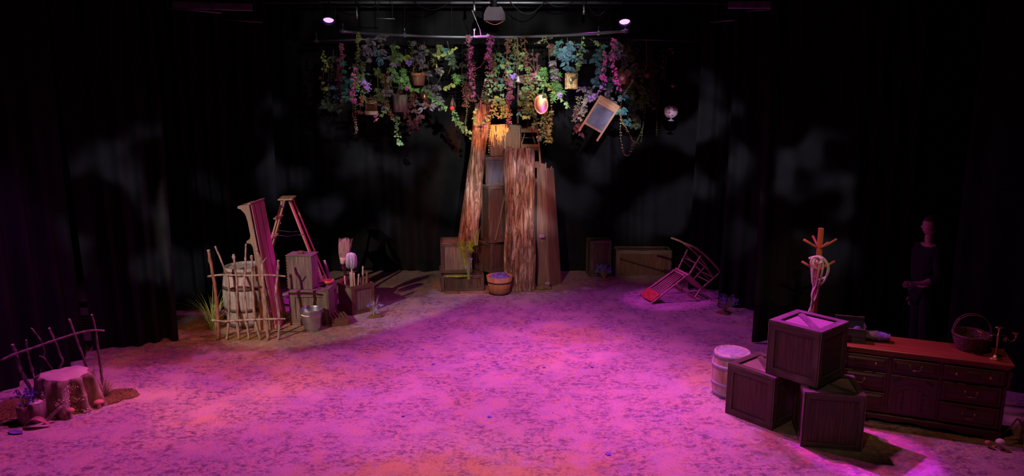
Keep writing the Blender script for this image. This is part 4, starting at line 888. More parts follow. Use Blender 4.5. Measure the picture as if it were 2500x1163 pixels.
# rocking chair tipped forwards
CW = Vector((.24, -.97, 0)).normalized(); CL = Vector((-.97, -.24, 0)).normalized(); CZ = Vector((0, 0, 1))
e1y, e1z, e2y, e2z = .741, .671, .671, -.741
cy = CL*e1y+CZ*e2y; cz = CL*e1z+CZ*e2z
P0 = Vector((2.88, 11.69, .03))
Mx = Matrix(((CW.x, cy.x, cz.x, 0), (CW.y, cy.y, cz.y, 0), (CW.z, cy.z, cz.z, 0), (0, 0, 0, 1)))
pivot = Vector((0, -.38, .62))
r = thing('rocking_chair', 'wooden spindle-back rocking chair tipped forwards with its rockers in the air', 'chair', mat=T(P0-(Mx @ pivot)) @ Mx)
mb = MB(); mb.box((0, -.21, .42), (.46, .44, .035), None, .015); mb.build('seat', M['chair_wood'], r)
turn = lambda rr_: [rr_*.7, rr_, rr_*.75, rr_*1.15, rr_*.8, rr_*1.1, rr_*.7]
for s_ in (-1, 1):
    for (y0, y1, nm) in ((-.40, -.36, 'leg'), (.06, -.03, 'leg')):
        mb = MB(); a_ = Vector((s_*.23, y0, .055)); b_ = Vector((s_*.19, y1, .42)); mb.tube([a_.lerp(b_, i/6) for i in range(7)], turn(.016), 10); mb.build(nm, M['chair_wood'], r)
    mb = MB(); mb.tube(curve([(s_*.23, -.60, .10), (s_*.23, -.38, .035), (s_*.23, -.1, .012), (s_*.23, .2, .03), (s_*.23, .42, .105)], 8), .017, 8); mb.build('rocker', M['chair_wood'], r)
    mb = MB(); a_ = Vector((s_*.20, .0, .43)); b_ = Vector((s_*.235, .17, 1.12)); mb.tube([a_.lerp(b_, i/12) for i in range(13)], [.014, .019, .014, .020, .015, .021, .015, .019, .014, .018, .014, .018, .010], 10); bp = mb.build('back_post', M['chair_wood'], r)
    mb = MB(); mb.ball((s_*.236, .175, 1.135), .020, 10, 7); mb.build('finial', M['chair_wood'], bp)
    mb = MB(); mb.tube(curve([(s_*.22, .065, .66), (s_*.25, -.15, .645), (s_*.26, -.34, .63), (s_*.265, -.39, .60)], 5), [.014]*6+[.018]*6+[.022]*3+[.018], 10); mb.build('arm', M['chair_wood'], r)
    mb = MB(); a_ = Vector((s_*.215, -.33, .43)); b_ = Vector((s_*.25, -.34, .63)); mb.tube([a_.lerp(b_, i/6) for i in range(7)], turn(.013), 8); mb.build('arm_post', M['chair_wood'], r)
for z in (.17, .27):
    t = (z-.055)/.365; mb = MB(); mb.tube([(-.225+.03*t, -.40+.04*t, z), (.225-.03*t, -.40+.04*t, z)], .010, 8); mb.build('stretcher', M['chair_wood'], r)
for s_ in (-1, 1):
    for z in (.15, .24): t = (z-.055)/.365; mb = MB(); mb.tube([(s_*(.23-.035*t), -.4+.04*t, z), (s_*(.23-.035*t), .06-.09*t, z)], .009, 8); mb.build('stretcher', M['chair_wood'], r)
mb = MB(); mb.tube([(-.21, .03, .2), (.21, .03, .2)], .010, 8); mb.build('stretcher', M['chair_wood'], r)
for k in range(5):
    x = -.12+.06*k; mb = MB(); mb.tube([(x*.9, .0, .435), (x, .07, .72), (x*1.05, .135, .98)], [.009, .012, .009], 8); mb.build('spindle', M['chair_wood'], r)
mb = MB(); mb.grid(lambda u, v: Vector(((u-.5)*.45, .14+.025*math.sin(PI*u)+.03*v, .95+.17*v+.02*math.sin(PI*u)*v)), 16, 4); mb.grid(lambda u, v: Vector(((u-.5)*.45, .158+.025*math.sin(PI*u)+.03*v, .95+.17*v+.02*math.sin(PI*u)*v)), 16, 4)
mb.build('crest_rail', wood('red_crest', (.45, .08, .05), (.62, .14, .08), .4, 2, 20), r)
mb = MB(); mb.tube([(-.2, .03, .47), (.2, .03, .47)], .014, 8); mb.build('lower_back_rail', M['chair_wood'], r)

# ================================================================== RIGHT : keg, three crates, dresser, coat stand
barrel('small_keg', 'small pale wooden keg with grey hoops left of the three big crates', (G(1790, 978).x+.02, G(1790, 978).y+.19, 0), .185, .215, .50, 'keg', [(.035, .055), (.15, .045), (.35, .045), (.465, .05)], 'hoop_grey', 'keg_head', True, 14)
S = .538
crate('wooden_crate', 'lower left of the three big crates, beside the pale keg', (2.60, 7.219, 0), -.887, S, S, S, 'crate', 'crate_frame', 'diag', .07)
crate('wooden_crate', 'lower right of the three big crates, in front of the dresser', (3.042, 6.718, 0), -.21, S, S, S, 'crate', 'crate_frame', 'diag', .055)
crate('wooden_crate', 'topmost of the three big crates, with a magenta-lit lid', (2.893, 6.956, S+.014), -.861, S, S, S, 'crate', 'crate_frame', 'diag', .075, flip=False)
# dresser
M['old_brass'] = mottled('dull_old_brass', [(.20, .14, .08), (.40, .30, .18)], 14, .4, .9, .5, .05)
DA = math.radians(-22.9); DW, DD, DH = 1.62, .50, .78
fr_ = Vector((4.69, 6.57, 0)); ux = Vector((math.cos(DA), math.sin(DA), 0)); uy = Vector((-math.sin(DA), math.cos(DA), 0))
dc = fr_-ux*(DW/2)+uy*(DD/2)
r = thing('dresser', 'long dark carved wooden dresser at right with a reddish top', 'dresser', dc, DA); DR = r
W2, D2 = DW/2-.04, DD/2-.03
mb = MB(); mb.box((0, .005, .42), (W2*2, D2*2-.01, .62), None, .004); mb.build('carcass', M['dresser'], r)
mb = MB(); mb.box((0, 0, DH-.012), (DW, DD, .024), None, .008); mb.box((0, 0, DH-.036), (DW-.03, DD-.03, .022), None, .008); mb.box((0, .002, DH-.055), (DW-.055, DD-.05, .018), None, .006); mb.build('top', M['dresser_top'], r)
mb = MB(); mb.box((0, 0, .085), (W2*2+.03, D2*2+.03, .03), None, .008)
P = [(-W2-.01, .0), (-W2-.01, .075), (W2+.01, .075), (W2+.01, .0), (W2-.14, .0)]
n = 40
for i in range(n+1): t = i/n; x = (W2-.14)*(1-t)+(-W2+.14)*t; P.append((x, .022+.020*math.sin(t*PI)*1.2+.010*math.cos(t*8*PI)))
P.append((-W2+.14, 0)); mb.prism(P, .03, T(0, -D2-.012, 0)); mb.prism(P, .03, T(0, D2-.02, 0))
for s_ in (-1, 1): mb.box((s_*(W2-.005), 0, .04), (.03, D2*2, .08))
mb.build('plinth', M['dresser'], r)
yf = -D2
def front(name, x0, x1, z0, z1, par=None):
    mb = MB(); w_, h_ = x1-x0, z1-z0; mb.box(((x0+x1)/2, yf-.008, (z0+z1)/2), (w_, .018, h_), None, .006); o = mb.build(name, M['dresser'], par or r)
    mb = MB(); bw = .035
    # raised bevelled field
    i0 = [(x0+.02, z0+.02), (x1-.02, z0+.02), (x1-.02, z1-.02), (x0+.02, z1-.02)]; i1 = [(x0+.045, z0+.04), (x1-.045, z0+.04), (x1-.045, z1-.04), (x0+.045, z1-.04)]
    b = len(mb.v)
    for p in i0: mb.v.append(Vector((p[0], yf-.0165, p[1])))
    for p in i1: mb.v.append(Vector((p[0], yf-.030, p[1])))
    for k in range(4): j = (k+1) % 4; mb.face([b+k, b+j, b+4+j, b+4+k], [(i0[k][0], i0[k][1]), (i0[j][0], i0[j][1]), (i1[j][0], i1[j][1]), (i1[k][0], i1[k][1])])
    mb.face([b+4, b+5, b+6, b+7], [(p[0], p[1]) for p in i1]); mb.build('raised_panel', M['dresser'], o); return o
def bail(o, x, z, w_=.10):
    mb = MB()
    for s_ in (-1, 1):
        mb.lathe([(.021, 0), (.019, .004), (.010, .007), (.008, .014), (.0001, .016)], 14, M_=T(x+s_*w_/2, yf-.03, z) @ Rx(PI/2))
        for k in range(8): a_ = k*PI/4; mb.ball((x+s_*w_/2+.018*math.cos(a_), yf-.034, z+.018*math.sin(a_)), .004, 6, 4)
    mb.tube(curve([(x-w_/2, yf-.046, z), (x-w_/2+.012, yf-.055, z-.025), (x-.02, yf-.058, z-.034), (x, yf-.058, z-.030), (x+.02, yf-.058, z-.034), (x+w_/2-.012, yf-.055, z-.025), (x+w_/2, yf-.046, z)], 5), [.004]*10+[.006]*12+[.004]*9, 8)
    mb.build('bail_handle', M['old_brass'], o)
def knob(o, x, z): mb = MB(); mb.lathe([(.022, 0), (.019, .004), (.008, .008), (.008, .016), (.016, .022), (.012, .03), (.0001, .033)], 16, M_=T(x, yf-.02, z) @ Rx(PI/2)); mb.build('knob', M['brass'], o)
for s_ in (-1, 1):
    a_, b_ = sorted((s_*.24, s_*(W2-.03)))
    o = front('drawer', a_, b_, .565, .70); xm = (a_+b_)/2; knob(o, xm-.14, .633); knob(o, xm+.14, .633)
    mb = MB(); mb.box((xm, yf-.034, .633), (.11, .012, .075), None, .004)
    for k in range(5):
        for j in (-1, 1): mb.ball((xm-.04+.02*k, yf-.042, .633+j*.02), .009, 8, 5, (1, .5, 1))
        mb.ball((xm-.04+.02*k, yf-.042, .633), .006, 6, 4)
    mb.build('carved_block', M['dresser'], o)
    o = front('drawer', a_, b_, .345, .535); bail(o, xm, .455); o = front('drawer', a_, b_, .125, .325); bail(o, xm, .235)
o = front('drawer', -.205, .205, .565, .70); bail(o, 0, .645)
mb = MB(); mb.box((0, yf-.006, .33), (.42, .014, .40)); dr = mb.build('cupboard_door', M['dresser'], r)
for s_ in (-1, 1):
    mb = MB(); P = [(-.075, 0), (.075, 0), (.075, .22+(.06 if s_ < 0 else 0))]+[(.075-.15*t, .22+(.06*math.cos(t*PI/2) if s_ < 0 else .06*math.sin(t*PI/2))) for t in [i/8 for i in range(1, 8)]]+[(-.075, .22+(0 if s_ < 0 else .06))]
    mb.prism([(x*1.15, z*1.08) for x, z in P], .008, T(s_*.088, yf-.018, .15)); mb.prism([(x*.62, z*.82+.02) for x, z in P], .016, T(s_*.088, yf-.030, .15))
    for k in range(4): mb.ball((s_*.088, yf-.032, .21+.05*k), .016, 8, 6, (.8, .45, 1.4))
    mb.build('arched_panel', M['dresser'], dr)
mb = MB()
for s_ in (-1, 1):
    for k in range(3): mb.tube([(s_*(.12+.02*math.cos(t)*(1-t/9)+.02*k), yf-.016, .495-.012*k+.016*math.sin(t)*(1-t/9)) for t in [i*.6 for i in range(14)]], .0045, 6)
mb.build('scroll_carving', M['dresser'], dr)
for s_ in (-1, 1):           # corner posts with scrolled corbels
    mb = MB(); mb.box((s_*(W2-.012), yf-.012, .33), (.026, .026, .44), None, .008); mb.prism([(0, 0), (.018, .02), (.028, .06), (.020, .10), (.034, .14), (.03, .18), (0, .18)], .03, T(s_*(W2), yf-.02, .53) @ Matrix.Diagonal((s_, 1, 1, 1))); mb.build('corner_post', M['dresser'], r)
def dl(x, y, z=DH): return dc+ux*x+uy*y+Vector((0, 0, z))
def onDr(px, py):
    g = G(px, py, DH); return g
# basket
g = onDr(2368, 852); g.z = DH+.003
r = thing('wicker_basket', 'dark wicker basket with a hoop handle on the dresser', 'basket', g, .25); rr = random.Random(2)
mb = MB(); nst = 26
for lv in range(13):
    z = .008+lv*.0115; rad = (.118+.045*(lv/12)**.7)
    mb.tube([(rad*1.18*math.cos(a)+.0, rad*math.sin(a), z+.003*math.sin(a*nst/2+lv*PI)) if True else 0 for a in [2*PI*i/104 for i in range(105)]][0:105], .0072, 6)
    for i in range(0): pass
mb.build('woven_wall', M['wicker'], r)
mb = MB()
for i in range(nst): a = 2*PI*i/nst; mb.tube([((.118+.045*(t)**.7)*1.18*math.cos(a)*1.03, (.118+.045*t**.7)*math.sin(a)*1.03, .008+.15*t) for t in (0, .25, .5, .75, 1)], .0045, 5)
mb.lathe([(.0001, .004), (.12, .004), (.12, .012), (.0001, .012)], 24); mb.build('stakes', M['wicker'], r)
mb = MB()
for k in range(3): mb.tube([(.168*1.18*math.cos(a), .168*math.sin(a), .152+.007*math.sin(a*13+k*2.1)) for a in [2*PI*i/90 for i in range(91)]], .006, 6)
mb.build('braided_rim', M['wicker'], r)
mb = MB()
hp = lambda t, o_: Vector((o_*.9, -.165*math.cos(PI*t), .13+.22*math.sin(PI*t)**.75))
for o_ in (-.03, .03): mb.tube([hp(i/30, o_) for i in range(31)], .006, 7)
for k in range(5):
    for s2 in (0, 1): a_, b_ = k*.05, k*.05+.05; mb.tube([hp((a_ if not s2 else 1-a_), -.03), hp((b_ if not s2 else 1-b_), .03)], .0035, 5); mb.tube([hp((a_ if not s2 else 1-a_), .03), hp((b_ if not s2 else 1-b_), -.03)], .0035, 5)
mb.build('handle', M['wicker'], r)
r.rotation_euler = (0, 0, 1.25)
# candelabra
g = onDr(2430, 876); g.z = DH
r = thing('candelabra', 'three-armed brass candelabra at the right end of the dresser', 'candelabra', g, DA+.2)
mb = MB(); mb.lathe([(.058, 0), (.058, .006), (.045, .012), (.022, .022), (.016, .04), (.0001, .04)], 28); mb.build('base', M['brass'], r)
mb = MB(); mb.lathe([(.014, .03), (.008, .06), (.007, .12), (.010, .17), (.016, .20), (.012, .215), (.018, .225), (.008, .235), (.007, .262)], 16); mb.build('stem', M['brass'], r)
def cup(x, z, par):
    mb = MB(); mb.lathe([(.008, z), (.013, z+.008), (.011, z+.035), (.014, z+.04), (.036, z+.046), (.038, z+.052), (.012, z+.05), (.0001, z+.046)], 20, (x, 0, 0)); return mb.build('candle_cup', M['brass'], par)
cup(0, .262, r)
for s_ in (-1, 1):
    mb = MB(); mb.tube(curve([(0, 0, .222), (s_*.035, 0, .235), (s_*.07, 0, .222), (s_*.09, 0, .195), (s_*.115, 0, .18), (s_*.14, 0, .19), (s_*.15, 0, .215)], 6), .0042, 7)
    mb.tube(curve([(s_*.075, 0, .212), (s_*.05, 0, .195), (s_*.055, 0, .178), (s_*.075, 0, .182), (s_*.072, 0, .198), (s_*.06, 0, .192)], 6), .0034, 6); ar = mb.build('arm', M['brass'], r); cup(s_*.15, .213, ar)
# small open box and cloth bag
r = thing('open_box', 'small dark open box standing at the left end of the dresser', 'box', A(2077, 838, 7.3), DA+.08); g = G(2070, 835, DH); r.location = (g.x+.04, g.y+.07, DH)
mb = MB(); w_, d_, h_ = .28, .17, .19
mb.box((0, -d_/2, h_*.38), (w_, .010, h_*.76)); mb.box((0, d_/2, h_*.60), (w_, .010, h_*1.2)); mb.box((-w_/2, 0, h_*.45), (.010, d_, h_*.9)); mb.box((w_/2, 0, h_*.45), (.010, d_, h_*.9)); mb.box((0, 0, .006), (w_-.01, d_-.01, .01)); mb.build('box_wall', M['crate_blue'], r)
mb = MB()
for y, z in ((-d_/2, h_*.76), (d_/2, h_*1.2)): mb.box((0, y, z), (w_+.004, .012, .004))
tag(mb.build('worn_rim', M['crate_edge'], r), 'pale worn rim')
r2 = thing('violet_ball', 'small violet ball of cloth inside the open box', 'ball', (r.location.x+.07, r.location.y-.02, DH+.012)); mb = MB(); mb.ball((0, 0, .075), .05, 14, 10, (1, .9, 1.3)); mb.build('ball_body', M['violet_cloth'], r2)
g = G(2140, 832, DH)
r = thing('cloth_bag', 'small slouched cloth bag, half grey half violet, beside the open box', 'bag', (g.x, g.y, DH), DA)
def bagf(x0, x1):
    return lambda u, v: Vector(((x0+(x1-x0)*u), .075*math.cos(2*PI*v)*(1-.25*(u*(x1-x0)+x0)/.1), .052+.046*math.sin(2*PI*v)*(1-.35*abs(x0+(x1-x0)*u)/.12)+.010*mnoise.noise(Vector((u*4+x0*40, v*6, 2)))))
mb = MB(); mb.grid(bagf(-.11, .0), 10, 24); mb.build('grey_half', M['grey_cloth'], r)
mb = MB(); mb.grid(bagf(.0, .12), 10, 24); mb.build('violet_half', M['violet_cloth'], r)
# mushrooms and root by the dresser
mushroom('white toadstool ornament on the floor at the right foot of the dresser', G(2440, 1098), .10, .042, None, 'mushroom_stem')
mushroom('tiny red-capped mushroom left of the white toadstool', G(2411, 1094), .07, .028)
mushroom('smallest mushroom between the red-capped one and the white toadstool', G(2424, 1098), .035, .02)
r = thing('tree_root', 'tangled pale root on the floor at the far right edge', 'root', G(2492, 1085)); rr = random.Random(6)
for k in range(7): mb = MB(); a = k*.9+rr.random(); mb.tube(curve([(0, 0, .15), (.05*math.cos(a), .05*math.sin(a), .2+.05*rr.random()), (.12*math.cos(a), .10*math.sin(a), .1*rr.random()+.08), (.2*math.cos(a), .16*math.sin(a), .01+.25*(k % 2))], 5), [.011]*6+[.007]*5+[.003]*5, 6); mb.build('root_branch', M['stick'], r)
mb = MB(); mb.tube([(0, 0, 0), (0, 0, .18)], [.02, .012], 7); mb.build('root_stem', M['stick'], r)
# coat stand
Yc = 8.05; top = A(2005, 557, Yc); bot = Vector((top.x, Yc, 0))
r = thing('coat_stand', 'orange wooden coat stand with six pegs behind the big crates', 'coat stand', bot)
hgt = top.z
mb = MB(); mb.box((0, 0, hgt/2), (.050, .050, hgt), None, .006); mb.build('post', M['orange_wood'], r)
for z, k0 in ((hgt-.19, 0), (hgt-.44, 0)):
    for k in range(4):
        a = k*PI/2+.05; mb = MB(); d = Vector((math.cos(a), math.sin(a), 0)); mb.tube([d*.015+V(0, 0, z-.03), d*.08+V(0, 0, z), d*.185+V(0, 0, z+.062)], [.0125, .0125, .0135], 12); mb.build('peg', M['orange_wood'], r)
for k in range(4):
    a = k*PI/2+PI/4; d = Vector((math.cos(a), math.sin(a), 0)); mb = MB(); mb.bar(V(0, 0, .22)+d*.02, d*.26+V(0, 0, .02), .04, .03); mb.build('foot', M['orange_wood'], r)
RY = Yc-.15
ro = A(1999, 640, RY)
r = thing('rope_coil', 'pale coiled rope hanging from the lower front peg of the coat stand', 'rope', ro)
RP = lambda l, dy=0: rel([A(x, y, RY+dy) for x, y in l], ro)
mb = MB(); rp = []
q3 = lambda X, Y_: (1900+X/3.523, 530+Y_/3.523)
loops = [[(262, 358), (300, 345), (345, 340), (380, 350), (415, 385), (434, 440), (420, 500), (385, 530), (345, 540), (310, 520), (290, 470), (292, 420), (310, 370), (345, 345)],
         [(345, 342), (375, 352), (410, 395), (428, 450), (405, 530), (370, 580), (330, 596), (300, 580), (290, 500), (288, 430), (305, 365), (340, 343)],
         [(350, 345), (385, 400), (372, 500), (350, 600), (330, 680), (300, 740), (270, 800), (255, 838)], [(320, 350), (300, 420), (298, 520), (305, 600), (290, 670), (296, 730), (285, 790)],
         [(345, 345), (300, 350), (280, 395), (300, 432), (345, 440), (370, 400), (360, 350)], [(355, 380), (345, 470), (330, 580), (300, 650), (292, 720), (283, 780), (292, 840)], [(340, 375), (330, 390), (350, 402), (378, 385), (380, 352)]]
for i, l in enumerate(loops): mb.tube(curve(RP([q3(*p) for p in l], -.012*i+.03), 6), .0115, 7)
mb.build('rope_strand', M['rope'], r)

# ------------------------------------------------------------------ person in the right-hand wing
PY = 8.75; ph_ = A(2273, 551, PY)
r = thing('person', 'person in dark clothes standing in the right wing, looking left towards the stage', 'person', (ph_.x, PY, 0))
hz = ph_.z
def head_f(u, v):
    a = 2*PI*u; z = -math.cos(PI*v); s_ = math.sin(PI*v); ca, sa = math.cos(a), math.sin(a)   # face looks to -x
    x = .098*s_*ca; y = .076*s_*sa; zz = .118*z
    if z < 0: x *= 1-.25*z*z; x -= .012*(-z)
    f_ = max(0, -ca)
    if f_ > .6:
        g_ = (f_-.6)/.4; k = math.exp(-((sa)/.16)**2)
        x -= k*g_*(.026*math.exp(-((z+.10)/.13)**2)+.012*math.exp(-((z+.48)/.10)**2)+.014*math.exp(-((z+.8)/.14)**2)+.008*math.exp(-((z-.28)/.12)**2))
        for s2 in (-1, 1): x += .010*g_*math.exp(-((sa-s2*.38)/.14)**2-((z-.10)/.10)**2)
    for s2 in (-1, 1): y += s2*.016*math.exp(-((ca-.05)/.14)**2-((z+.02)/.24)**2)*(1 if s2*sa > 0 else 0)
    return Vector((x, y, hz+zz))
def fig(name, joints, edges, mat, par, sub=2):
    me = bpy.data.meshes.new(name); me.from_pydata([j[0] for j in joints], edges, []); o = bpy.data.objects.new(name, me); C.objects.link(o); o.parent = par; me.materials.append(M[mat])
    o.modifiers.new('skin', 'SKIN'); 
    if not me.skin_vertices: me.attributes.new('skin', 'FLOAT', 'POINT')
    sv = me.skin_vertices[0].data
    for i, j in enumerate(joints): sv[i].radius = (j[1], j[2] if len(j) > 2 else j[1])
    sv[0].use_root = True
    s_ = o.modifiers.new('sub', 'SUBSURF'); s_.levels = sub; s_.render_levels = sub
    return o
J = [((0, 0, .95), .10, .12), ((0, 0, 1.20), .10, .12), ((0, 0, 1.42), .09, .12), ((.0, 0, 1.50), .055), ((-.01, 0, hz-.09), .052),
     ((0, -.20, 1.42), .05), ((.02, -.26, 1.14), .042), ((-.16, -.24, 1.06), .034), ((-.23, -.23, 1.06), .026),
     ((0, .20, 1.42), .05), ((.02, .26, 1.14), .042), ((.02, .25, .88), .03), ((.0, .25, .80), .026),
     ((0, -.10, .90), .085), ((0, -.10, .48), .06), ((.02, -.10, .08), .042), ((-.14, -.10, .04), .035),
     ((0, .10, .90), .085), ((0, .10, .48), .06), ((.02, .10, .08), .042), ((-.14, .10, .04), .035)]
Ed = [(0, 1), (1, 2), (2, 3), (3, 4), (2, 5), (5, 6), (6, 7), (7, 8), (2, 9), (9, 10), (10, 11), (11, 12), (0, 13), (13, 14), (14, 15), (15, 16), (0, 17), (17, 18), (18, 19), (19, 20)]
# hands : five fingers each, rooted in the palm
def hand(base, d, side, J, Ed, root):
    base, d, side = Vector(base), Vector(d).normalized(), Vector(side).normalized(); dn = d.cross(side)
    J.append((tuple(base+d*.05), .024, .014)); pi_ = len(J)-1; Ed.append((root, pi_))
    for k, (o_, L2) in enumerate(((-.03, .06), (-.01, .075), (.01, .07), (.03, .055))):
        a_ = base+d*.085+side*o_; J.append((tuple(a_), .009)); Ed.append((pi_, len(J)-1)); J.append((tuple(a_+d*L2*.55+dn*.008), .0085)); Ed.append((len(J)-2, len(J)-1)); J.append((tuple(a_+d*L2*.9+dn*.026), .007)); Ed.append((len(J)-2, len(J)-1))
    J.append((tuple(base+d*.045-side*.045), .010)); Ed.append((pi_, len(J)-1)); J.append((tuple(base+d*.085-side*.06), .009)); Ed.append((len(J)-2, len(J)-1))
hand((-.23, -.23, 1.06), (-1, 0, -.1), (0, .2, 1), J, Ed, 8); hand((0, .25, .80), (0, 0, -1), (1, 0, 0), J, Ed, 12)
bd = fig('body', J, Ed, 'skin', r, 2)
mb = MB(); mb.grid(head_f, 40, 32, True, True); hd = mb.build('head', M['skin'], bd)
mb = MB()
def hair_f(u, v):
    p = head_f(u, .36+.64*v); c_ = Vector((0, 0, hz)); d = p-c_; k = 1.10 if (p.x > -.03 or p.z > hz+.06) else .97
    return c_+d*k
mb.grid(hair_f, 36, 18, True, True); mb.build('hair', M['hair'], r)
Js = [((0, 0, .93), .16, .19), ((0, 0, 1.20), .165, .20), ((0, 0, 1.43), .155, .20), ((0, 0, 1.50), .09), ((0, -.20, 1.42), .075), ((.02, -.26, 1.14), .066), ((-.10, -.245, 1.09), .046), ((0, .20, 1.42), .075), ((.02, .26, 1.14), .066), ((.02, .253, .95), .044)]
fig('shirt', Js, [(0, 1), (1, 2), (2, 3), (2, 4), (4, 5), (5, 6), (2, 7), (7, 8), (8, 9)], 'black_cloth', r)
Jt = [((0, 0, .95), .13, .16), ((0, -.10, .88), .10), ((0, -.10, .48), .075), ((.02, -.10, .07), .06), ((0, .10, .88), .10), ((0, .10, .48), .075), ((.02, .10, .07), .06)]
fig('trousers', Jt, [(0, 1), (1, 2), (2, 3), (0, 4), (4, 5), (5, 6)], 'black_cloth', r)

# ================================================================== ABOVE : pipes, netting, lamps, grid
YV = lambda px: 12.0-1.2*min(1.0, abs((px-1180)/347.0))**2 if 835 <= px <= 1530 else 12.35
def pipe(label, pts, rad, name='hanging_pipe', mat='pipe', cat='pipe'):
    o_ = pts[0]; r = thing(name, label, cat, o_); mb = MB(); mb.tube(rel(pts, o_), rad, 12); mb.build('pipe_tube', M[mat], r); return r
PZ = 4.115
arc = []
for i in range(25):
    px = 836+(1530-836)*i/24; Y = YV(px); d = ray(px, 85); arc.append(Vector((d.x*Y/d.y, Y, PZ)))
pa = pipe('long curved grey pipe hanging above the vines', arc, .021)
o_ = arc[0]; mb = MB(); mb.tube([arc[-1]-o_+V(0, 0, 0), arc[-1]-o_+(arc[-1]-arc[-2]).normalized()*.03], .026, 12); mb.tube([Vector(), (arc[0]-arc[1]).normalized()*.03], .026, 12); mb.build('end_cap', M['pipe'], pa)
pipe('short dim pipe further back above the left end of the vines', [Vector((-3.32, 12.7, 4.10)), Vector((-2.1, 12.5, 4.12))], .018)
pipe('short dim pipe further back above the right end of the vines', [Vector((1.85, 12.5, 4.12)), Vector((3.2, 12.75, 4.10))], .018)
def chain(label, p, L, lit='pipe'):
    r = thing('hanging_chain', label, 'chain', p); mb = MB(); n = int(L/.045)
    for k in range(n):
        z = .02+k*L/n; a = (k % 2)*PI/2
        mb.tube([(.010*math.cos(t)*math.cos(a), .010*math.cos(t)*math.sin(a), z+.024*math.sin(t)) for t in [2*PI*i/10 for i in range(11)]], .0028, 5)
    mb.tube([(.024*math.cos(t), 0, .024*math.sin(t)) for t in [2*PI*i/14 for i in range(15)]], .005, 6); mb.build('links', M['steel'], r)
    mb = MB(); mb.tube([(0, 0, L), (.02, .1, 5.0-p.z if p.z < 4.9 else .3)], .0016, 4); mb.build('safety_wire', M['black_metal'], r)
for lb, px in (('first silver chain holding the curved pipe at its left end', 838), ('silver chain on the curved pipe above the broad leaves at left', 988), ('silver chain on the curved pipe just left of its right end', 1461), ('silver chain at the right end of the curved pipe under the lit lamp', 1526)):
    Y = YV(px); d = ray(px, 85); chain(lb, Vector((d.x*Y/d.y, Y, PZ)), .13)
chain('faint chain on the back pipe at far left', Vector((A(773, 97, 12.65).x, 12.65, 4.10)), .14); chain('faint chain on the back pipe at far right', Vector((A(1697, 99, 12.75).x, 12.75, 4.10)), .14)
# black netting
r = thing('black_netting', 'black square-mesh netting hanging behind the vines', 'net', (0, 12.3, 3.3)); mb = MB()
npx = lambda u: Vector((-2.3+4.5*u, .12-1.0*abs(2*u-1)**2*.9, 0))
for i in range(76):
    u = i/75; p = npx(u); mb.tube([p+V(0, 0, .82), p+V(.01, -.01, .2), p+V(0, 0, -.30-.1*math.sin(u*9))], .0016, 3, False)
for j in range(20): mb.tube([npx(i/24)+V(0, 0, .80-.055*j) for i in range(25)], .0016, 3, False)
tag(mb.build('mesh_cords', M['black_metal'], r), kind='stuff')

# lamps
def lamp(label, px, py, Y, aim, col, stren, rad=.075):
    p = A(px, py, Y); d = (Vector(aim)-p).normalized(); m = T(p) @ d.to_track_quat('-Z', 'Y').to_matrix().to_4x4()
    r = thing('stage_lamp', label, 'stage light', mat=m)
    mb = MB(); mb.lathe([(rad*.6, .26), (rad*.9, .22), (rad*1.1, .04), (rad*1.25, -.03), (rad*1.2, -.03), (rad*1.05, .03), (rad*.98, .05)], 24); mb.build('housing', M['black_metal'], r)
    mm = bpy.data.materials.new('lit_lens'); mm.use_nodes = True; nt = mm.node_tree; nt.nodes.clear(); e = nt.nodes.new('ShaderNodeEmission'); e.inputs[0].default_value = (*col, 1); e.inputs[1].default_value = stren; ou = nt.nodes.new('ShaderNodeOutputMaterial'); nt.links.new(e.outputs[0], ou.inputs[0])
    mb = MB(); mb.lathe([(rad*.98, .012), (rad*.7, -.002), (.0001, -.010)][::-1], 24); tag(mb.build('lens', mm, r), 'glowing violet lens')
    mb = MB(); mb.tube([(-rad*1.2, 0, .1), (-rad*1.3, 0, .3), (rad*1.3, 0, .3), (rad*1.2, 0, .1)], .007, 6); mb.build('yoke', M['black_metal'], r)
    mb = MB(); inv = m.inverted(); mb.tube([Vector((0, 0, .3)), inv @ (m @ Vector((0, 0, .3))+Vector((0, 0, .35)))], .012, 6); mb.build('clamp', M['black_metal'], r)
lamp('lit violet stage lamp above the left end of the curved pipe', 802, 49, 11.1, (-2.3, 8.6, .5), (.62, .20, 1.0), 3)
lamp('lit violet stage lamp above the right end of the curved pipe', 1525, 53, 10.8, (1.5, 8.2, .5), (.62, .20, 1.0), 3.5)
# projector
p = A(1208, 42, 11.6); r = thing('projector', 'boxy dark projector hanging from the grid above the tree', 'projector', p)
mb = MB(); mb.prism([(-.16, -.06), (.16, -.06), (.155, .03), (.11, .13), (-.11, .13), (-.16, .03)], .34, T(0, -.17, 0)); mb.build('housing', mottled('projector_shell', [(.045, .02, .04), (.06, .03, .055)], 5, .6, bs=0), r)
mb = MB(); mb.tube([(0, 0, .12), (0, 0, .55)], .035, 12); mb.build('mount_pole', M['black_metal'], r)
for s_ in (-1, 1): mb = MB(); mb.tube([(s_*.075, -.1, .15), (s_*.1, -.1, .10)], .014, 8); mb.build('clamp_knob', M['brass'], r)
mb = MB(); mb.tube([(-.13+.26*t, -.05, -.06-.05*math.sin(PI*t)) for t in [i/16 for i in range(17)]], .004, 6); tag(mb.build('cable_loop', M['orange_wood'], r), 'orange looped cable')
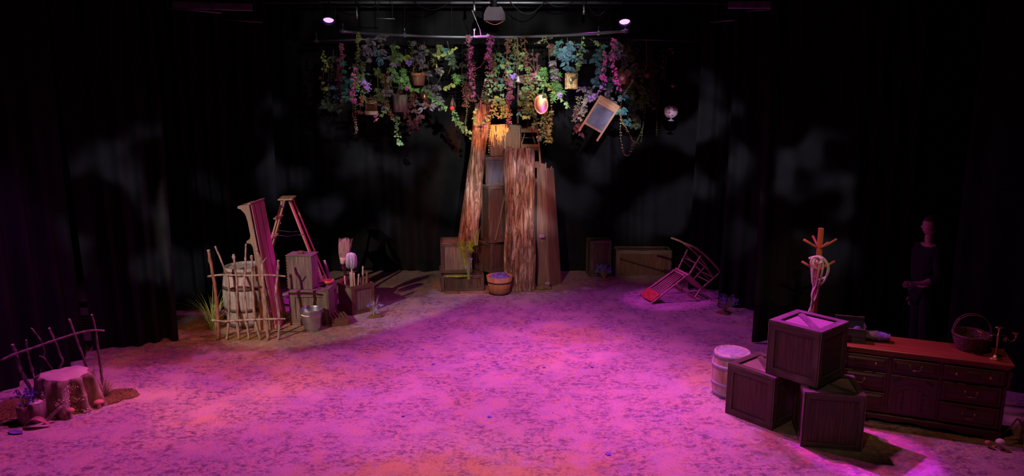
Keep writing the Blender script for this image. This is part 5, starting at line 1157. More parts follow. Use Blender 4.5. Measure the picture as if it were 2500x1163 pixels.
# grid pipes and tracks along the very top
def gp(label, a, b_, rad=.025, name='grid_pipe'):
    a, b_ = Vector(a), Vector(b_); r = pipe(label, [a, b_], rad, name)
    for t in (.12, .88): q_ = a.lerp(b_, t); mb = MB(); mb.tube([q_-a, Vector((q_.x, q_.y, 6.0))-a], .006, 6); mb.build('drop_rod', M['black_metal'], r)
    return r
p1, p2 = A(640, 6, 12.0), A(1800, 7, 12.0); gp('long ceiling grid pipe running across the top of the frame', p1, p2, .022)
p1, p2 = A(560, -14, 11.4), A(1900, -12, 11.4); gp('second ceiling grid pipe just above the first', p1, p2, .024)
def track(label, a, b_, w_=.1, h_=.05):
    a, b_ = Vector(a), Vector(b_); r = thing('lighting_track', label, 'track', a); mb = MB(); mb.bar((0, 0, 0), b_-a, h_, w_, .006, roll=0); mb.build('track_body', M['steel'], r)
    mb = MB(); d = (b_-a)
    for k in range(3): q_ = d*(.15+.33*k); mb.box(q_+V(0, 0, .05), (.04, .04, .08))
    mb.build('track_clamp', M['black_metal'], r)
track('pale metal track hanging at the top left', A(422, 12, 10.6), A(616, 18, 10.8)); track('pale metal track hanging at the top right', A(1778, 12, 10.8), A(1905, 12, 10.6))
gp('thin slanted dim pipe at the top left', A(355, 14, 10.5), A(540, 31, 10.4), .012); gp('thin lower dim pipe at the top left', A(510, 46, 11.6), A(640, 54, 11.4), .010)
gp('thin slanted dim pipe at the top right', A(1826, 27, 11.0), A(1910, 20, 10.8), .011); gp('thin lower dim pipe at the top right', A(1733, 54, 11.4), A(1845, 45, 11.2), .010)
gp('short thin pipe piece above the vines at left', A(918, 45, 11.8), A(964, 46, 11.8), .007)
for i, (a, b_, s_) in enumerate(((870, 930, 14), (1010, 1100, 20), (1245, 1330, 30), (1430, 1490, 34), (1330, 1400, 12))):
    pts = [A(a+(b_-a)*t, 4+s_*math.sin(PI*t), 11.95) for t in [k/16 for k in range(17)]]
    pipe('slack black cable under the grid, '+('furthest left', 'second from left', 'right of the projector', 'furthest right by the lit lamp', 'between the two right loops')[i], pts, .006, 'hanging_cable', 'black_metal', 'cable')
for i, (px, py, L) in enumerate(((871, 32, .17), (1425, 22, .17), (1158, 18, .12))):
    p = A(px, py, 11.9); r = thing('cable_connector', ('metal connector plug hanging above the left vines', 'metal connector plug hanging above the right vines', 'small metal clamp beside the projector')[i], 'connector', p)
    mb = MB(); mb.tube([(0, 0, -L/2), (.002, 0, -L/6), (0, 0, L/6), (0, 0, L/2)], [.022, .022, .016, .016], 10); mb.build('plug', M['steel'], r); mb = MB(); mb.tube([(0, 0, L/2), (.01, 0, L/2+.3)], .006, 6); mb.build('cable', M['black_metal'], r)
# wire swing hanger lit purple
p = A(1173, 88, 11.93); r = thing('pipe_clamp', 'violet-lit forked branch hanger on the middle of the curved pipe', 'clamp', p); mb = MB()
HP = lambda x, y: A(x, y, 11.93)-p
mb.tube([HP(1156, 88), HP(1160, 90), HP(1172, 89), HP(1188, 89), HP(1196, 86)], .018, 8); mb.tube([HP(1158, 88), HP(1158, 76), HP(1160, 70)], .009, 6); mb.tube([HP(1158, 76), HP(1156, 71)], .006, 6); mb.tube([HP(1174, 88), HP(1172, 73)], .008, 6); mb.tube([HP(1185, 89), HP(1191, 83)], .009, 6); mb.tube([HP(1172, 73), HP(1152, 24)], .004, 5)
mb.build('branch_hanger', M['cut'], r)

# ------------------------------------------------------------------ hanging props
def hang_line(r, z0, top=PZ-.02, dx=0):
    if any(k in r['label'] for k in ('globe', 'pink orn', 'copper pot', 'teardrop', 'metal bell')): top = 6.0
    mb = MB(); mb.tube([(0, 0, z0), (dx, .02, top-r.location.z)], .0018, 4); mb.build('hanging_line', M['black_metal'], r)
# bark pail
p = A(1022, 192, 11.35); r = thing('bark_pail', 'small bark pail with a leather handle hanging among the left vines', 'pail', p)
mb = MB(); mb.lathe([(.075, -.10), (.08, -.10), (.105, .075), (.098, .075), (.07, -.08), (.0001, -.08)], 48, fr=lambda a, z: 1-.02*(1 if (a*16/(2*PI)) % 1 < .15 else 0)); mb.build('pail_wall', M['red_wood'], r)
mb = MB(); mb.lathe([(.104, .045), (.112, .048), (.113, .078), (.104, .08)], 32); mb.build('rim_band', M['orange_wood'], r)
mb = MB(); mb.tube(curve([(-.085, -.06, .06), (-.05, -.03, .17), (-.02, 0, .215), (.03, -.01, .19), (.08, -.06, .06)], 6), .006, 6); mb.build('handle', M['red_wood'], r)
mb = MB(); mb.ball((-.035, -.105, .035), .014, 8, 6); mb.ball((.055, -.095, .06), .012, 8, 6); mb.build('rivet', M['chrome'], r); hang_line(r, .2)
p = A(977, 252, 11.25); r = thing('bark_pail', 'mossy grey bark pail half hidden in maroon leaves, lower left of the small pail', 'pail', p)
mb = MB(); mb.lathe([(.09, -.13), (.095, -.13), (.11, .12), (.10, .12), (.08, -.1), (.0001, -.1)], 40, fr=lambda a, z: 1+.03*math.sin(a*8)); mb.build('pail_wall', M['stump'], r); hang_line(r, .1)
# bird cage
p = A(906, 257, 11.15); r = thing('bird_cage', 'small wire bird cage hanging at the lower left of the vines', 'bird cage', p); mb = MB(); n = 26
for k in range(n): a = 2*PI*k/n; mb.tube([(.085*math.cos(a)*m_, .085*math.sin(a)*m_, z) for m_, z in ((1, -.11), (1, .03), (.93, .08), (.85, .10))], .0022, 4)
mb.build('cage_wires', M['brass'], r); mb = MB(); mb.lathe([(.09, -.14), (.098, -.14), (.10, -.085), (.094, -.085), (.09, -.12), (.0001, -.12)], 30); mb.build('base_band', M['keg'], r)
mb = MB(); mb.lathe([(.088, .02), (.094, .022), (.094, .034), (.088, .036)], 30); mb.lathe([(.0001, .145), (.006, .145), (.01, .105), (.078, .098), (.08, .104), (.0001, .11)], 20); mb.build('top_band', M['brass'], r); hang_line(r, .14)
# round platter
p = A(1321, 255, 11.65); d = Vector((.1, -1, .32)); m = T(p) @ d.to_track_quat('Z', 'Y').to_matrix().to_4x4() @ Rz(.0)
r = thing('brass_platter', 'shiny oval brass platter hanging in front of the ladder top', 'platter', mat=m); mb = MB()
mb.lathe([(.0001, -.006), (.08, -.006), (.105, .008), (.120, .010), (.121, .014), (.105, .013), (.078, -.001), (.0001, .0)], 48, fr=None)
for i in range(len(mb.v)): v_ = mb.v[i]; mb.v[i] = Vector((v_.x*.90, v_.y*1.33, v_.z))
mb.build('dish', M['platter'], r)
mb = MB(); mb.tube([(.109*math.cos(t), .161*math.sin(t), .012) for t in [2*PI*i/48 for i in range(49)]], .0035, 6); mb.build('rolled_rim', M['brass'], r)
# gilt frame
p = A(1395, 198, 11.45); r = thing('gilt_frame', 'small ornate gilt picture frame hanging right of the platter', 'picture frame', p, .08)
fw, fh = .19, .235; mb = MB()
for k, (ins, y, bw) in enumerate(((0, 0, .022), (.02, -.014, .02), (.038, -.006, .014))):
    w2, h2 = fw-2*ins, fh-2*ins; face_frame(mb, w2, h2, bw, .022, T(-w2/2, y, -h2/2))
for s1 in (-1, 1):
    for k in range(9): mb.ball((s1*fw/2*.88, -.012, -fh/2+.03+k*(fh-.06)/8), .009, 6, 5)
    for k in range(7): mb.ball((-fw/2+.03+k*(fw-.06)/6, -.012, s1*fh/2*.9), .009, 6, 5)
mb.build('frame_moulding', M['gold'], r)
mb = MB(); mb.box((0, .012, 0), (fw-.02, .006, fh-.02)); mb.ball((0, .0, .005), .035, 20, 12, (.75, .25, 1.25)); mb.tube([(.032*math.cos(t), -.002, .005+.05*math.sin(t)) for t in [2*PI*i/32 for i in range(33)]], .006, 6); mb.box((0, .0, -.06), (.05, .01, .014)); mb.build('oval_relief', mottled('gilt_relief', [(.5, .28, .10), (.95, .72, .38)], 30, .35, .5), r); hang_line(r, .11)
# washboard
p = A(1466, 284, 11.1); r = thing('washboard', 'tilted wooden washboard with ribbed metal panel hanging at right', 'washboard', mat=T(p) @ Rz(-.06) @ Rx(.25) @ Ry(math.radians(30)))
WB = M['ladder']; ww, wh = .34, .56; z0 = .27
for s_ in (-1, 1): mb = MB(); mb.box((s_*(ww/2-.014), 0, z0-.62/2), (.030, .026, .62)); mb.build('side_rail', WB, r)
mb = MB(); mb.box((0, .004, z0-.055), (ww-.03, .014, .11)); mb.box((0, 0, z0-.008), (ww, .03, .016)); mb.box((0, 0, z0-.115), (ww-.03, .022, .016)); mb.build('top_board', WB, r)
mb = MB(); mb.box((0, 0, z0-.47), (ww-.05, .022, .03)); mb.build('lower_rail', WB, r)
mb = MB(); n = 34
fnw = lambda off: (lambda u, v: Vector(((u-.5)*(ww-.055), off-.005*math.cos(2*PI*v*n), z0-.455+.335*v)))
mb.grid(fnw(0), 2, n*8); mb.grid(fnw(.002), 2, n*8); mb.build('ribbed_panel', mottled('blue_grey_zinc', [(.30, .32, .40), (.45, .47, .56)], 12, .4, .7, bs=.0), r)
mb = MB()
for s_ in (-1, 1):
    for k in range(4): mb.ball((s_*.105+rr.uniform(-.02, .02), -.012, z0-.04-.012*k), .006, 6, 4)
mb.build('studs', M['chrome'], r); mb = MB(); mb.tube([(0, 0, z0), r.matrix_world.inverted() @ Vector((p.x+.05, p.y, 6.0))], .0018, 4); mb.build('hanging_line', M['black_metal'], r)
# bird house
p = A(1522, 192, 11.05); r = thing('bird_house', 'little wooden bird house with a pink-lit roof among the right vines', 'bird house', p, -.5)
mb = MB(); mb.prism([(-.05, -.08), (.05, -.08), (.06, .035), (0, .075), (-.06, .035)], .11, T(0, -.055, 0)); mb.build('house_body', M['red_wood'], r)
mb = MB(); mb.bar((-.08, 0, .02), (.0, 0, .085), .15, .010, roll=PI/2); mb.build('roof', M['crate_warm'], r); mb = MB(); mb.bar((.08, 0, .02), (.0, 0, .085), .15, .010, roll=PI/2); mb.build('roof', M['crate_warm'], r)
mb = MB(); mb.lathe([(.018, 0), (.030, .0), (.030, .008), (.018, .008)], 20, M_=T(0, -.055, .0) @ Rx(PI/2)); tag(mb.build('entrance_ring', M['pale_wood'], r), 'pale ring around the hole'); mb = MB(); mb.lathe([(.018, 0), (.0001, .002)], 16, M_=T(0, -.0555, .0) @ Rx(PI/2)); mb.build('entrance_hole', M['black_cloth'], r); hang_line(r, .08)
# hanging pipe (smoking) on a bead cord
p = A(1578, 182, 12.0); r = thing('tobacco_pipe', 'oversized curved wooden tobacco pipe on a cord among the right vines', 'pipe', p)
PP = lambda l: rel([A(x, y, 12.0) for x, y in l], p)
mb = MB(); mb.tube(curve(PP([(1580, 152), (1578, 162), (1574, 176), (1574, 184), (1580, 189)]), 6), [.008]*8+[.012]*10+[.018]*7, 9); mb.build('pipe_stem', M['red_wood'], r)
bp_ = PP([(1582, 184)])[0]; mb = MB(); mb.lathe([(.012, -.045), (.032, -.025), (.040, .01), (.034, .045), (.027, .045), (.025, .01), (.0001, .005)], 18, bp_); mb.build('pipe_bowl', M['red_wood'], r)
mb = MB(); cp = PP([(1579, 150), (1578, 100)])
for k in range(15): mb.ball(cp[0].lerp(cp[1], k/14), .009, 6, 5)
mb.tube(cp, .003, 5); mb.build('bead_cord', M['brass'], r)
# globe
p = A(1639, 272, 11.9); r = thing('globe', 'small pale pink globe hanging alone at the right', 'globe', p)
gm, nt, b = newmat('globe_map', .35, 0, .5); v = mapping(nt, 'Object', (1, 1, 1)); c, f = noise_col(nt, v, 14, [(.50, (.62, .42, .48)), (.53, (.30, .10, .12))], 3)
nt.links.new(c, b.inputs['Base Color']); mb = MB(); mb.ball((0, 0, 0), .105, 40, 28); mb.build('sphere', gm, r)
mb = MB(); mb.tube([(.108*math.cos(t), 0, .108*math.sin(t)) for t in [PI/2+PI*i/20 for i in range(21)]], .0045, 6, M_=Ry(.4)); mb.build('meridian_arm', M['brass'], r)
mb = MB(); mb.lathe([(.0001, -.105), (.012, -.105), (.012, -.125), (.042, -.135), (.045, -.15), (.0001, -.15)][::-1], 20); mb.build('globe_foot', M['hoop_grey'], r); hang_line(r, .1)
# small trinkets
M['bell_metal'] = mottled('pale_bell_metal', [(.6, .5, .48), (.8, .7, .66)], 10, .4, .3, .6, .05)
def trinket(name, label, cat, px, py, Y, prof, mat, line=True):
    p = A(px, py, Y); r = thing(name, label, cat, p); mb = MB(); mb.lathe(prof, 20); mb.build('vessel', M[mat], r)
    if line: hang_line(r, prof[-1][1])
trinket('copper_bell', 'small bright metal bell hanging on a red cord above the top crate', 'bell', 1265, 193, 11.8, [(.040, -.045), (.036, -.04), (.022, .0), (.018, .03), (.006, .045), (.0001, .05)], 'bell_metal')
r = thing('red_cord', 'long dull red cord dropping from the pipe to the metal bell', 'strap', A(1263, 92, 11.8)); mb = MB(); mb.tube(curve(rel([A(1255, 96, 11.8), A(1262, 94, 11.8), A(1264, 120, 11.8), A(1264, 150, 11.8), A(1265, 184, 11.8)], r.location), 5), [.010]*14+[.004]*7, 7); mb.build('cord_strand', M['red_wood'], r)  # dull red cord that the metal bell hangs on
p = A(1106, 262, 11.35); r = thing('teardrop_bottle', 'clear teardrop glass bottle hanging left of the leaning bark slab', 'bottle', p)
gl, nt, b = newmat('clear_glass', .05, 0, .5); b.inputs['Transmission Weight'].default_value = 1; b.inputs['Base Color'].default_value = (.8, .7, .75, 1)
mb = MB(); mb.lathe([(.0001, -.05), (.035, -.03), (.045, .02), (.03, .09), (.012, .13), (.009, .17)], 24, fr=None); mb.build('glass_body', gl, r); hang_line(r, .17)
p = A(1104, 265, 11.25); r = thing('red_glass_apple', 'shiny red glass ornament below the teardrop bottle', 'ornament', p); ra, nt, b = newmat('red_glass', .12, 0, .8); b.inputs['Base Color'].default_value = (.6, .06, .05, 1)
mb = MB(); mb.ball((0, 0, 0), .035, 18, 12, (1, 1, 1.05)); mb.build('ornament_body', ra, r); mb = MB(); mb.tube([(0, 0, .03), (.005, .04, .10), (.0, .09, .16)], .005, 6); mb.build('ornament_stem', M['steel'], r)
trinket('tin_cup', 'tiny copper cup hanging at the lower far left of the vines', 'cup', 832, 243, 12.2, [(.0001, -.03), (.022, -.03), (.032, .02), (.03, .02), (.0001, .0)], 'brass')
trinket('brass_charm', 'small glinting brass charm right of the bark pail handle', 'charm', 1066, 163, 11.5, [(.0001, -.03), (.015, -.02), (.02, .0), (.01, .02), (.016, .03), (.0001, .05)], 'brass')
trinket('copper_pot', 'small copper pot tucked in the leaves right of the mossy bark pail', 'pot', 1036, 236, 11.4, [(.0001, -.04), (.03, -.035), (.042, .0), (.03, .03), (.034, .035), (.0001, .03)], 'brass')
trinket('pink_ornament', 'faint pink ornament hanging at the far right above the globe', 'ornament', 1643, 210, 12.1, [(.0001, -.03), (.03, -.01), (.03, .015), (.0001, .03)], 'globe' if 'globe' in M else 'mushroom')

# ------------------------------------------------------------------ vines and foliage
VG = {'leafy_spray': 'leafy sprays hanging from the pipes', 'ivy_vine': 'ivy vines hanging from the pipes', 'fine_garland': 'fine-leaved garlands hanging from the pipes', 'blossom_string': 'blossom strings hanging from the pipes', 'thin_tendril': 'thin tendrils trailing below the foliage', 'fern_spray': 'fern sprays hanging from the pipes', 'blossom': 'single blossoms among the vines'}
def vine(name, label, pts, Y, n, size, spread, leaf, mat, droop=.6, stem=.004, seed=0, flowers=None, cat='vine', jit=.5):
    rr = random.Random(seed); W = [A(x, y, Y+(dy[0] if dy else 0)) for x, y, *dy in pts]; o_ = W[0]; P = curve(rel(W, o_), 6)
    r = thing(name, label, cat, o_, 0, VG.get(name)); mb = MB(); mb.tube(P, stem, 5); lv = MB(); fl_ = MB()
    if pts[0][1] > 108 and (name == 'thin_tendril' or pts[0][0] < 830 or pts[0][0] > 1535):
        x_ = pts[0][0]; inside = 838 < x_ < 1528; e_ = ray(x_, 85 if inside else 97); Yp = YV(x_) if inside else 12.6; w_ = Vector((e_.x*Yp/e_.y, Yp, PZ)); hl = MB(); hl.tube([P[0], P[0].lerp(w_-o_, .5)+Vector((.01, 0, 0)), w_-o_], .0012, 3); hl.build('hanging_wire', M['black_cloth'], r)
    tw = max(1, n//7) if spread > .05 else 0; tips = []
    for k in range(tw):                                  # side twigs that carry the leaves
        p = P[int(rr.uniform(0, .999)*len(P))]; a = rr.uniform(0, 2*PI); e = p+Vector((math.cos(a)*spread*rr.uniform(.4, 1), math.sin(a)*spread*.5, -droop*spread*rr.uniform(.1, 1.2)))
        c_ = curve([p, p.lerp(e, .5)+Vector((0, 0, .02)), e], 4); mb.tube(c_, stem*.55, 4, False); tips.append(c_)
    for k in range(n):
        if tips: c_ = rr.choice(tips); p = rr.choice(c_[1:])
        else: p = P[int(rr.uniform(0, .999)*len(P))]+Vector((rr.uniform(-1, 1), rr.uniform(-1, 1), 0))*spread
        d = Vector((rr.uniform(-1, 1), rr.uniform(-.9, .35), rr.uniform(-1.5, .35)*droop-.15)); nr = Vector((rr.uniform(-.7, .7)*jit*2, -1, rr.uniform(-.1, .9)))
        lv.leaf(p+d.normalized()*size*.12, d, nr, size*rr.uniform(.65, 1.2), leaf)
    mb.build('stem', M['stem'], r); lv.build('leaves', M['leaf_'+mat], r)
    if flowers:
        fm, nf, fs = flowers
        for k in range(nf):
            c0 = P[int(rr.uniform(0, .999)*len(P))]+Vector((rr.uniform(-1, 1), rr.uniform(-1, .2), rr.uniform(-1, 1)))*max(spread*.5, .03)
            for j in range(4): fl_.leaf(c0+Vector((rr.uniform(-1, 1), rr.uniform(-1, 1), rr.uniform(-1, 1)))*fs*.6, Vector((rr.uniform(-1, 1), -.3, rr.uniform(-1, 1))), Vector((rr.uniform(-.5, .5), -1, rr.uniform(-.5, .5))), fs, 'petal')
        fl_.build('flowers', M['leaf_'+fm], r)
    return r
sd = [100]
def vv(*a, **k): sd[0] += 1; k.setdefault('seed', sd[0]); return vine(*a, **k)
DESC = dict(plum='grey-plum', blue='slate-blue', teal='teal', green='fresh green', maroon='dark maroon', redvine='rusty red', olive='olive', dark='dark green', ivyyellow='yellow-green', ivy='mid-green', rose='rose-red', white='cream', pink='pink', violet='violet')
LM = [(790, 'at the far left end of the foliage'), (835, 'left of the yellow-green garland'), (880, 'in line with the bird cage hook'), (925, 'just right of the bird cage'), (960, 'above the mossy bark pail'), (1000, 'left of the small bark pail'), (1045, 'right of the small bark pail'), (1090, 'above the teardrop bottle'),
      (1130, 'left of the leaning bark slab top'), (1180, 'right above the leaning bark slab'), (1225, 'above the golden yarn'), (1262, 'beside the metal bell'), (1300, 'over the ladder top'), (1345, 'right of the brass platter'), (1390, 'around the gilt frame'), (1430, 'between gilt frame and washboard'), (1475, 'above the washboard'), (1520, 'by the bird house'), (1560, 'below the tobacco pipe cord'), (1605, 'at the far right end of the foliage'), (1650, 'beyond the right end of the foliage, above the globe')]
LV_ = [(115, 'highest'), (150, 'upper'), (185, 'middle'), (220, 'lower'), (260, 'lowest'), (400, 'trailing far below the rest')]
seen = {}
def lab(col, kind, px, py, extra=''):
    l = min(LM, key=lambda t: abs(t[0]-px))[1]; v_ = next(t for y, t in LV_ if py <= y or y == 400)
    s_ = f"{DESC.get(col, col)} {kind}{extra}, {v_} {l}"
    seen[s_] = seen.get(s_, 0)+1
    return s_
# broad-leaved sprays: (px, py top, length px, width m, colour, n, size)
for px, py, L, wd, col, n, sz in ((903, 92, 62, .17, 'plum', 34, .085), (930, 84, 40, .13, 'plum', 22, .085), (955, 140, 40, .13, 'plum', 18, .085), (925, 225, 32, .16, 'plum', 24, .085), (945, 205, 45, .15, 'plum', 26, .08), (1015, 100, 52, .17, 'plum', 30, .085), (1035, 100, 40, .12, 'plum', 18, .08),
        (1070, 165, 45, .12, 'plum', 26, .075), (1062, 205, 55, .16, 'plum', 38, .08), (1045, 150, 60, .13, 'plum', 24, .07), (935, 115, 30, .09, 'blue', 12, .10), (830, 175, 60, .12, 'blue', 26, .085), (845, 195, 50, .13, 'teal', 26, .08), (815, 120, 80, .15, 'dark', 40, .08), (800, 150, 110, .10, 'dark', 40, .07),
        (1092, 100, 30, .10, 'teal', 12, .10), (1100, 130, 50, .12, 'dark', 22, .08), (1385, 92, 55, .15, 'blue', 30, .10), (1402, 100, 40, .14, 'blue', 24, .10), (1380, 140, 35, .11, 'blue', 16, .10), (1372, 95, 35, .10, 'teal', 14, .09), (1362, 110, 75, .13, 'plum', 26, .075), (1340, 110, 80, .14, 'maroon', 34, .07),
        (1465, 105, 50, .15, 'teal', 36, .075), (1455, 140, 60, .14, 'teal', 40, .07), (1445, 190, 60, .14, 'plum', 40, .075), (1425, 215, 60, .10, 'plum', 24, .07), (1410, 265, 60, .08, 'maroon', 24, .08), (1490, 150, 60, .14, 'teal', 38, .07), (1485, 215, 45, .12, 'plum', 34, .08), (1500, 95, 45, .14, 'plum', 36, .08),
        (1535, 95, 55, .16, 'plum', 44, .08), (1560, 100, 45, .15, 'dark', 34, .085), (1545, 130, 50, .15, 'plum', 30, .08), (1590, 110, 50, .14, 'dark', 30, .075), (1620, 115, 70, .16, 'dark', 40, .07), (1590, 150, 70, .15, 'dark', 44, .07), (1605, 190, 60, .13, 'dark', 30, .07), (1535, 230, 60, .13, 'teal', 34, .08), (1520, 235, 35, .10, 'teal', 18, .09),
        (1550, 265, 45, .10, 'dark', 22, .085), (1585, 215, 50, .12, 'green', 34, .06), (965, 100, 50, .12, 'green', 20, .085), (990, 120, 40, .08, 'ivyyellow', 8, .10), (1000, 250, 50, .13, 'maroon', 40, .09), (1015, 265, 45, .08, 'maroon', 18, .10), (1030, 230, 35, .1, 'plum', 20, .08), (975, 195, 45, .15, 'maroon', 44, .055), (1230, 140, 60, .14, 'teal', 30, .06),
        (1290, 215, 60, .12, 'teal', 34, .08), (1255, 120, 90, .14, 'dark', 50, .055), (1210, 130, 60, .12, 'green', 30, .055), (1300, 120, 70, .13, 'maroon', 40, .055), (870, 130, 70, .12, 'dark', 40, .06), (890, 180, 60, .15, 'teal', 40, .055), (1130, 150, 60, .12, 'dark', 26, .065), (1520, 160, 60, .13, 'dark', 40, .065)):
    Y = YV(px)+R.uniform(-.10, .10)+(.32 if 1435 < px < 1535 and py+L > 200 else 0); vv('leafy_spray', lab(col, 'leafy spray', px, py+L*.5), [(px, py), (px+R.uniform(-6, 6), py+L*.5), (px+R.uniform(-12, 12), py+L)], Y, int(n*1.6), sz*.95, wd, 'oval', col, cat='foliage')
# fern sprays
for px, py, L, wd, col, n, sz in ((1350, 170, 75, .13, 'green', 34, .10), (1330, 165, 60, .10, 'green', 20, .08), (1362, 205, 30, .12, 'green', 18, .09), (1575, 215, 40, .09, 'green', 20, .085), (1540, 170, 55, .14, 'green', 40, .07), (1545, 200, 60, .14, 'olive', 40, .07), (835, 150, 40, .10, 'teal', 16, .09), (1110, 185, 28, .09, 'green', 12, .09), (1465, 130, 70, .12, 'teal', 24, .08), (920, 170, 70, .15, 'olive', 44, .07), (955, 160, 60, .14, 'green', 44, .06), (985, 160, 60, .13, 'green', 40, .06), (1070, 110, 70, .14, 'olive', 34, .07), (820, 225, 40, .12, 'dark', 26, .08)):
    Y = YV(px)+R.uniform(-.10, .06); vv('fern_spray', lab(col, 'finger-leaved fern spray', px, py+L*.5), [(px, py), (px+R.uniform(-5, 5), py+L*.5), (px+R.uniform(-10, 10), py+L)], Y, int(n*1.4), sz, wd, 'fern', col, cat='foliage')
# fine garlands: dense narrow columns
for px, py, L, wd, col, n, sz, lean in ((875, 82, 130, .055, 'ivyyellow', 420, .026, -4), (885, 150, 90, .06, 'olive', 260, .028, 4), (836, 108, 80, .055, 'rose', 240, .03, -10), (828, 180, 50, .04, 'redvine', 90, .03, 4), (1144, 88, 150, .065, 'rose', 420, .032, 4), (1152, 150, 95, .05, 'redvine', 200, .03, 0), (1135, 200, 60, .045, 'redvine', 170, .03, 3),
        (1198, 88, 75, .075, 'rose', 260, .035, -2), (1205, 130, 95, .06, 'redvine', 240, .03, 5), (1240, 95, 100, .07, 'redvine', 220, .028, -6), (1280, 88, 110, .07, 'redvine', 240, .028, 8), (1310, 130, 80, .06, 'maroon', 200, .03, 4), (1242, 175, 75, .06, 'rose', 220, .03, 0), (1238, 240, 60, .035, 'rose', 160, .028, 4), (1255, 88, 70, .09, 'olive', 200, .024, 14),
        (1330, 88, 40, .06, 'olive', 100, .022, 18), (1360, 85, 20, .04, 'white', 60, .02, -50), (1290, 165, 110, .05, 'olive', 240, .032, -8), (1300, 180, 130, .06, 'olive', 240, .034, 4), (1333, 270, 75, .06, 'olive', 260, .032, 2), (1325, 290, 45, .05, 'ivyyellow', 120, .032, 6), (1195, 175, 75, .05, 'olive', 180, .028, -10), (960, 105, 80, .06, 'olive', 160, .028, 0), (1585, 120, 100, .06, 'dark', 200, .03, 8),
        (1412, 235, 60, .045, 'white', 130, .026, -8), (1000, 205, 45, .10, 'redvine', 260, .028, 5), (1035, 225, 35, .05, 'redvine', 120, .028, 6), (940, 180, 35, .05, 'redvine', 110, .028, 6), (1005, 100, 100, .05, 'olive', 140, .026, 5), (1565, 170, 90, .07, 'green', 260, .03, 4), (1545, 235, 70, .08, 'olive', 220, .03, 6)):
    Y = YV(px)+R.uniform(-.10, .02); vv('fine_garland', lab(col, 'small-leaved garland', px, py+L*.5), [(px, py), (px+lean*.3, py+L*.35), (px+lean*.8, py+L*.7), (px+lean, py+L)], Y, n, sz, wd, 'small', col, cat='garland')
# ivy vines (path px), colour, n, size
IV = [([(965, 265), (968, 290), (970, 320), (975, 352)], 'ivy', 30, .055, .035), ([(1104, 262), (1112, 285), (1126, 305), (1146, 322)], 'ivy', 26, .055, .03), ([(1115, 285), (1122, 305), (1132, 325), (1150, 336)], 'ivy', 14, .05, .03), ([(1160, 268), (1155, 285), (1165, 300), (1186, 298)], 'ivy', 12, .05, .02),
      ([(1040, 215), (1055, 235), (1075, 250), (1092, 262)], 'ivy', 28, .065, .05), ([(1085, 215), (1095, 210), (1108, 205)], 'ivyyellow', 12, .05, .03), ([(1205, 180), (1200, 215), (1205, 255), (1196, 290)], 'ivy', 44, .052, .05), ([(1225, 205), (1222, 235), (1228, 262), (1232, 285)], 'ivy', 40, .05, .05), ([(1220, 235), (1228, 260), (1240, 280)], 'ivyyellow', 26, .055, .05),
      ([(1245, 150), (1240, 180), (1250, 200)], 'ivy', 24, .05, .06), ([(1312, 175), (1310, 215), (1318, 260), (1330, 330)], 'ivy', 36, .048, .04), ([(1325, 170), (1322, 200), (1330, 240)], 'ivy', 26, .05, .05), ([(1345, 270), (1343, 300), (1338, 330), (1344, 345)], 'ivyyellow', 34, .045, .04), ([(1320, 280), (1322, 310), (1316, 340)], 'ivy', 26, .045, .04),
      ([(1285, 240), (1290, 260), (1284, 285)], 'ivyyellow', 14, .065, .03), ([(1420, 90), (1418, 130), (1412, 170), (1395, 200)], 'ivy', 24, .055, .04), ([(1365, 235), (1375, 245), (1388, 262)], 'ivy', 10, .055, .02), ([(1430, 240), (1424, 255), (1415, 290)], 'white', 30, .045, .03), ([(788, 120), (792, 160), (788, 200), (795, 225)], 'ivyyellow', 26, .05, .04),
      ([(1040, 120), (1065, 135), (1092, 130), (1110, 118)], 'ivyyellow', 18, .05, .03), ([(880, 235), (880, 260), (878, 275)], 'redvine', 10, .06, .03), ([(940, 235), (948, 262), (955, 282)], 'redvine', 18, .06, .04), ([(920, 275), (935, 280), (945, 262)], 'ivy', 14, .045, .02), ([(1200, 105), (1215, 130), (1225, 160)], 'ivy', 20, .045, .06), ([(970, 115), (975, 140), (980, 175), (975, 200)], 'ivy', 30, .05, .07), ([(995, 185), (990, 205), (1010, 215)], 'green', 12, .085, .05),
      ([(1270, 95), (1275, 130), (1268, 170)], 'ivy', 24, .045, .07), ([(1355, 230), (1345, 215), (1335, 205)], 'ivyyellow', 12, .05, .03), ([(1440, 95), (1460, 110), (1475, 140)], 'ivy', 24, .05, .07), ([(1520, 110), (1545, 140), (1560, 175)], 'ivy', 30, .05, .08), ([(1275, 185), (1280, 215), (1270, 250)], 'ivy', 34, .055, .07), ([(1300, 225), (1296, 250), (1300, 275)], 'ivyyellow', 18, .055, .04)]
for pts, col, n, sz, sp in IV:
    xm = sum(p[0] for p in pts)/len(pts); ym = sum(p[1] for p in pts)/len(pts); vv('ivy_vine', lab(col, 'ivy vine', xm, ym), pts, YV(xm)-.12+R.uniform(-.05, .05), int(n*1.35), sz, sp*.9, 'ivy', col, stem=.003)
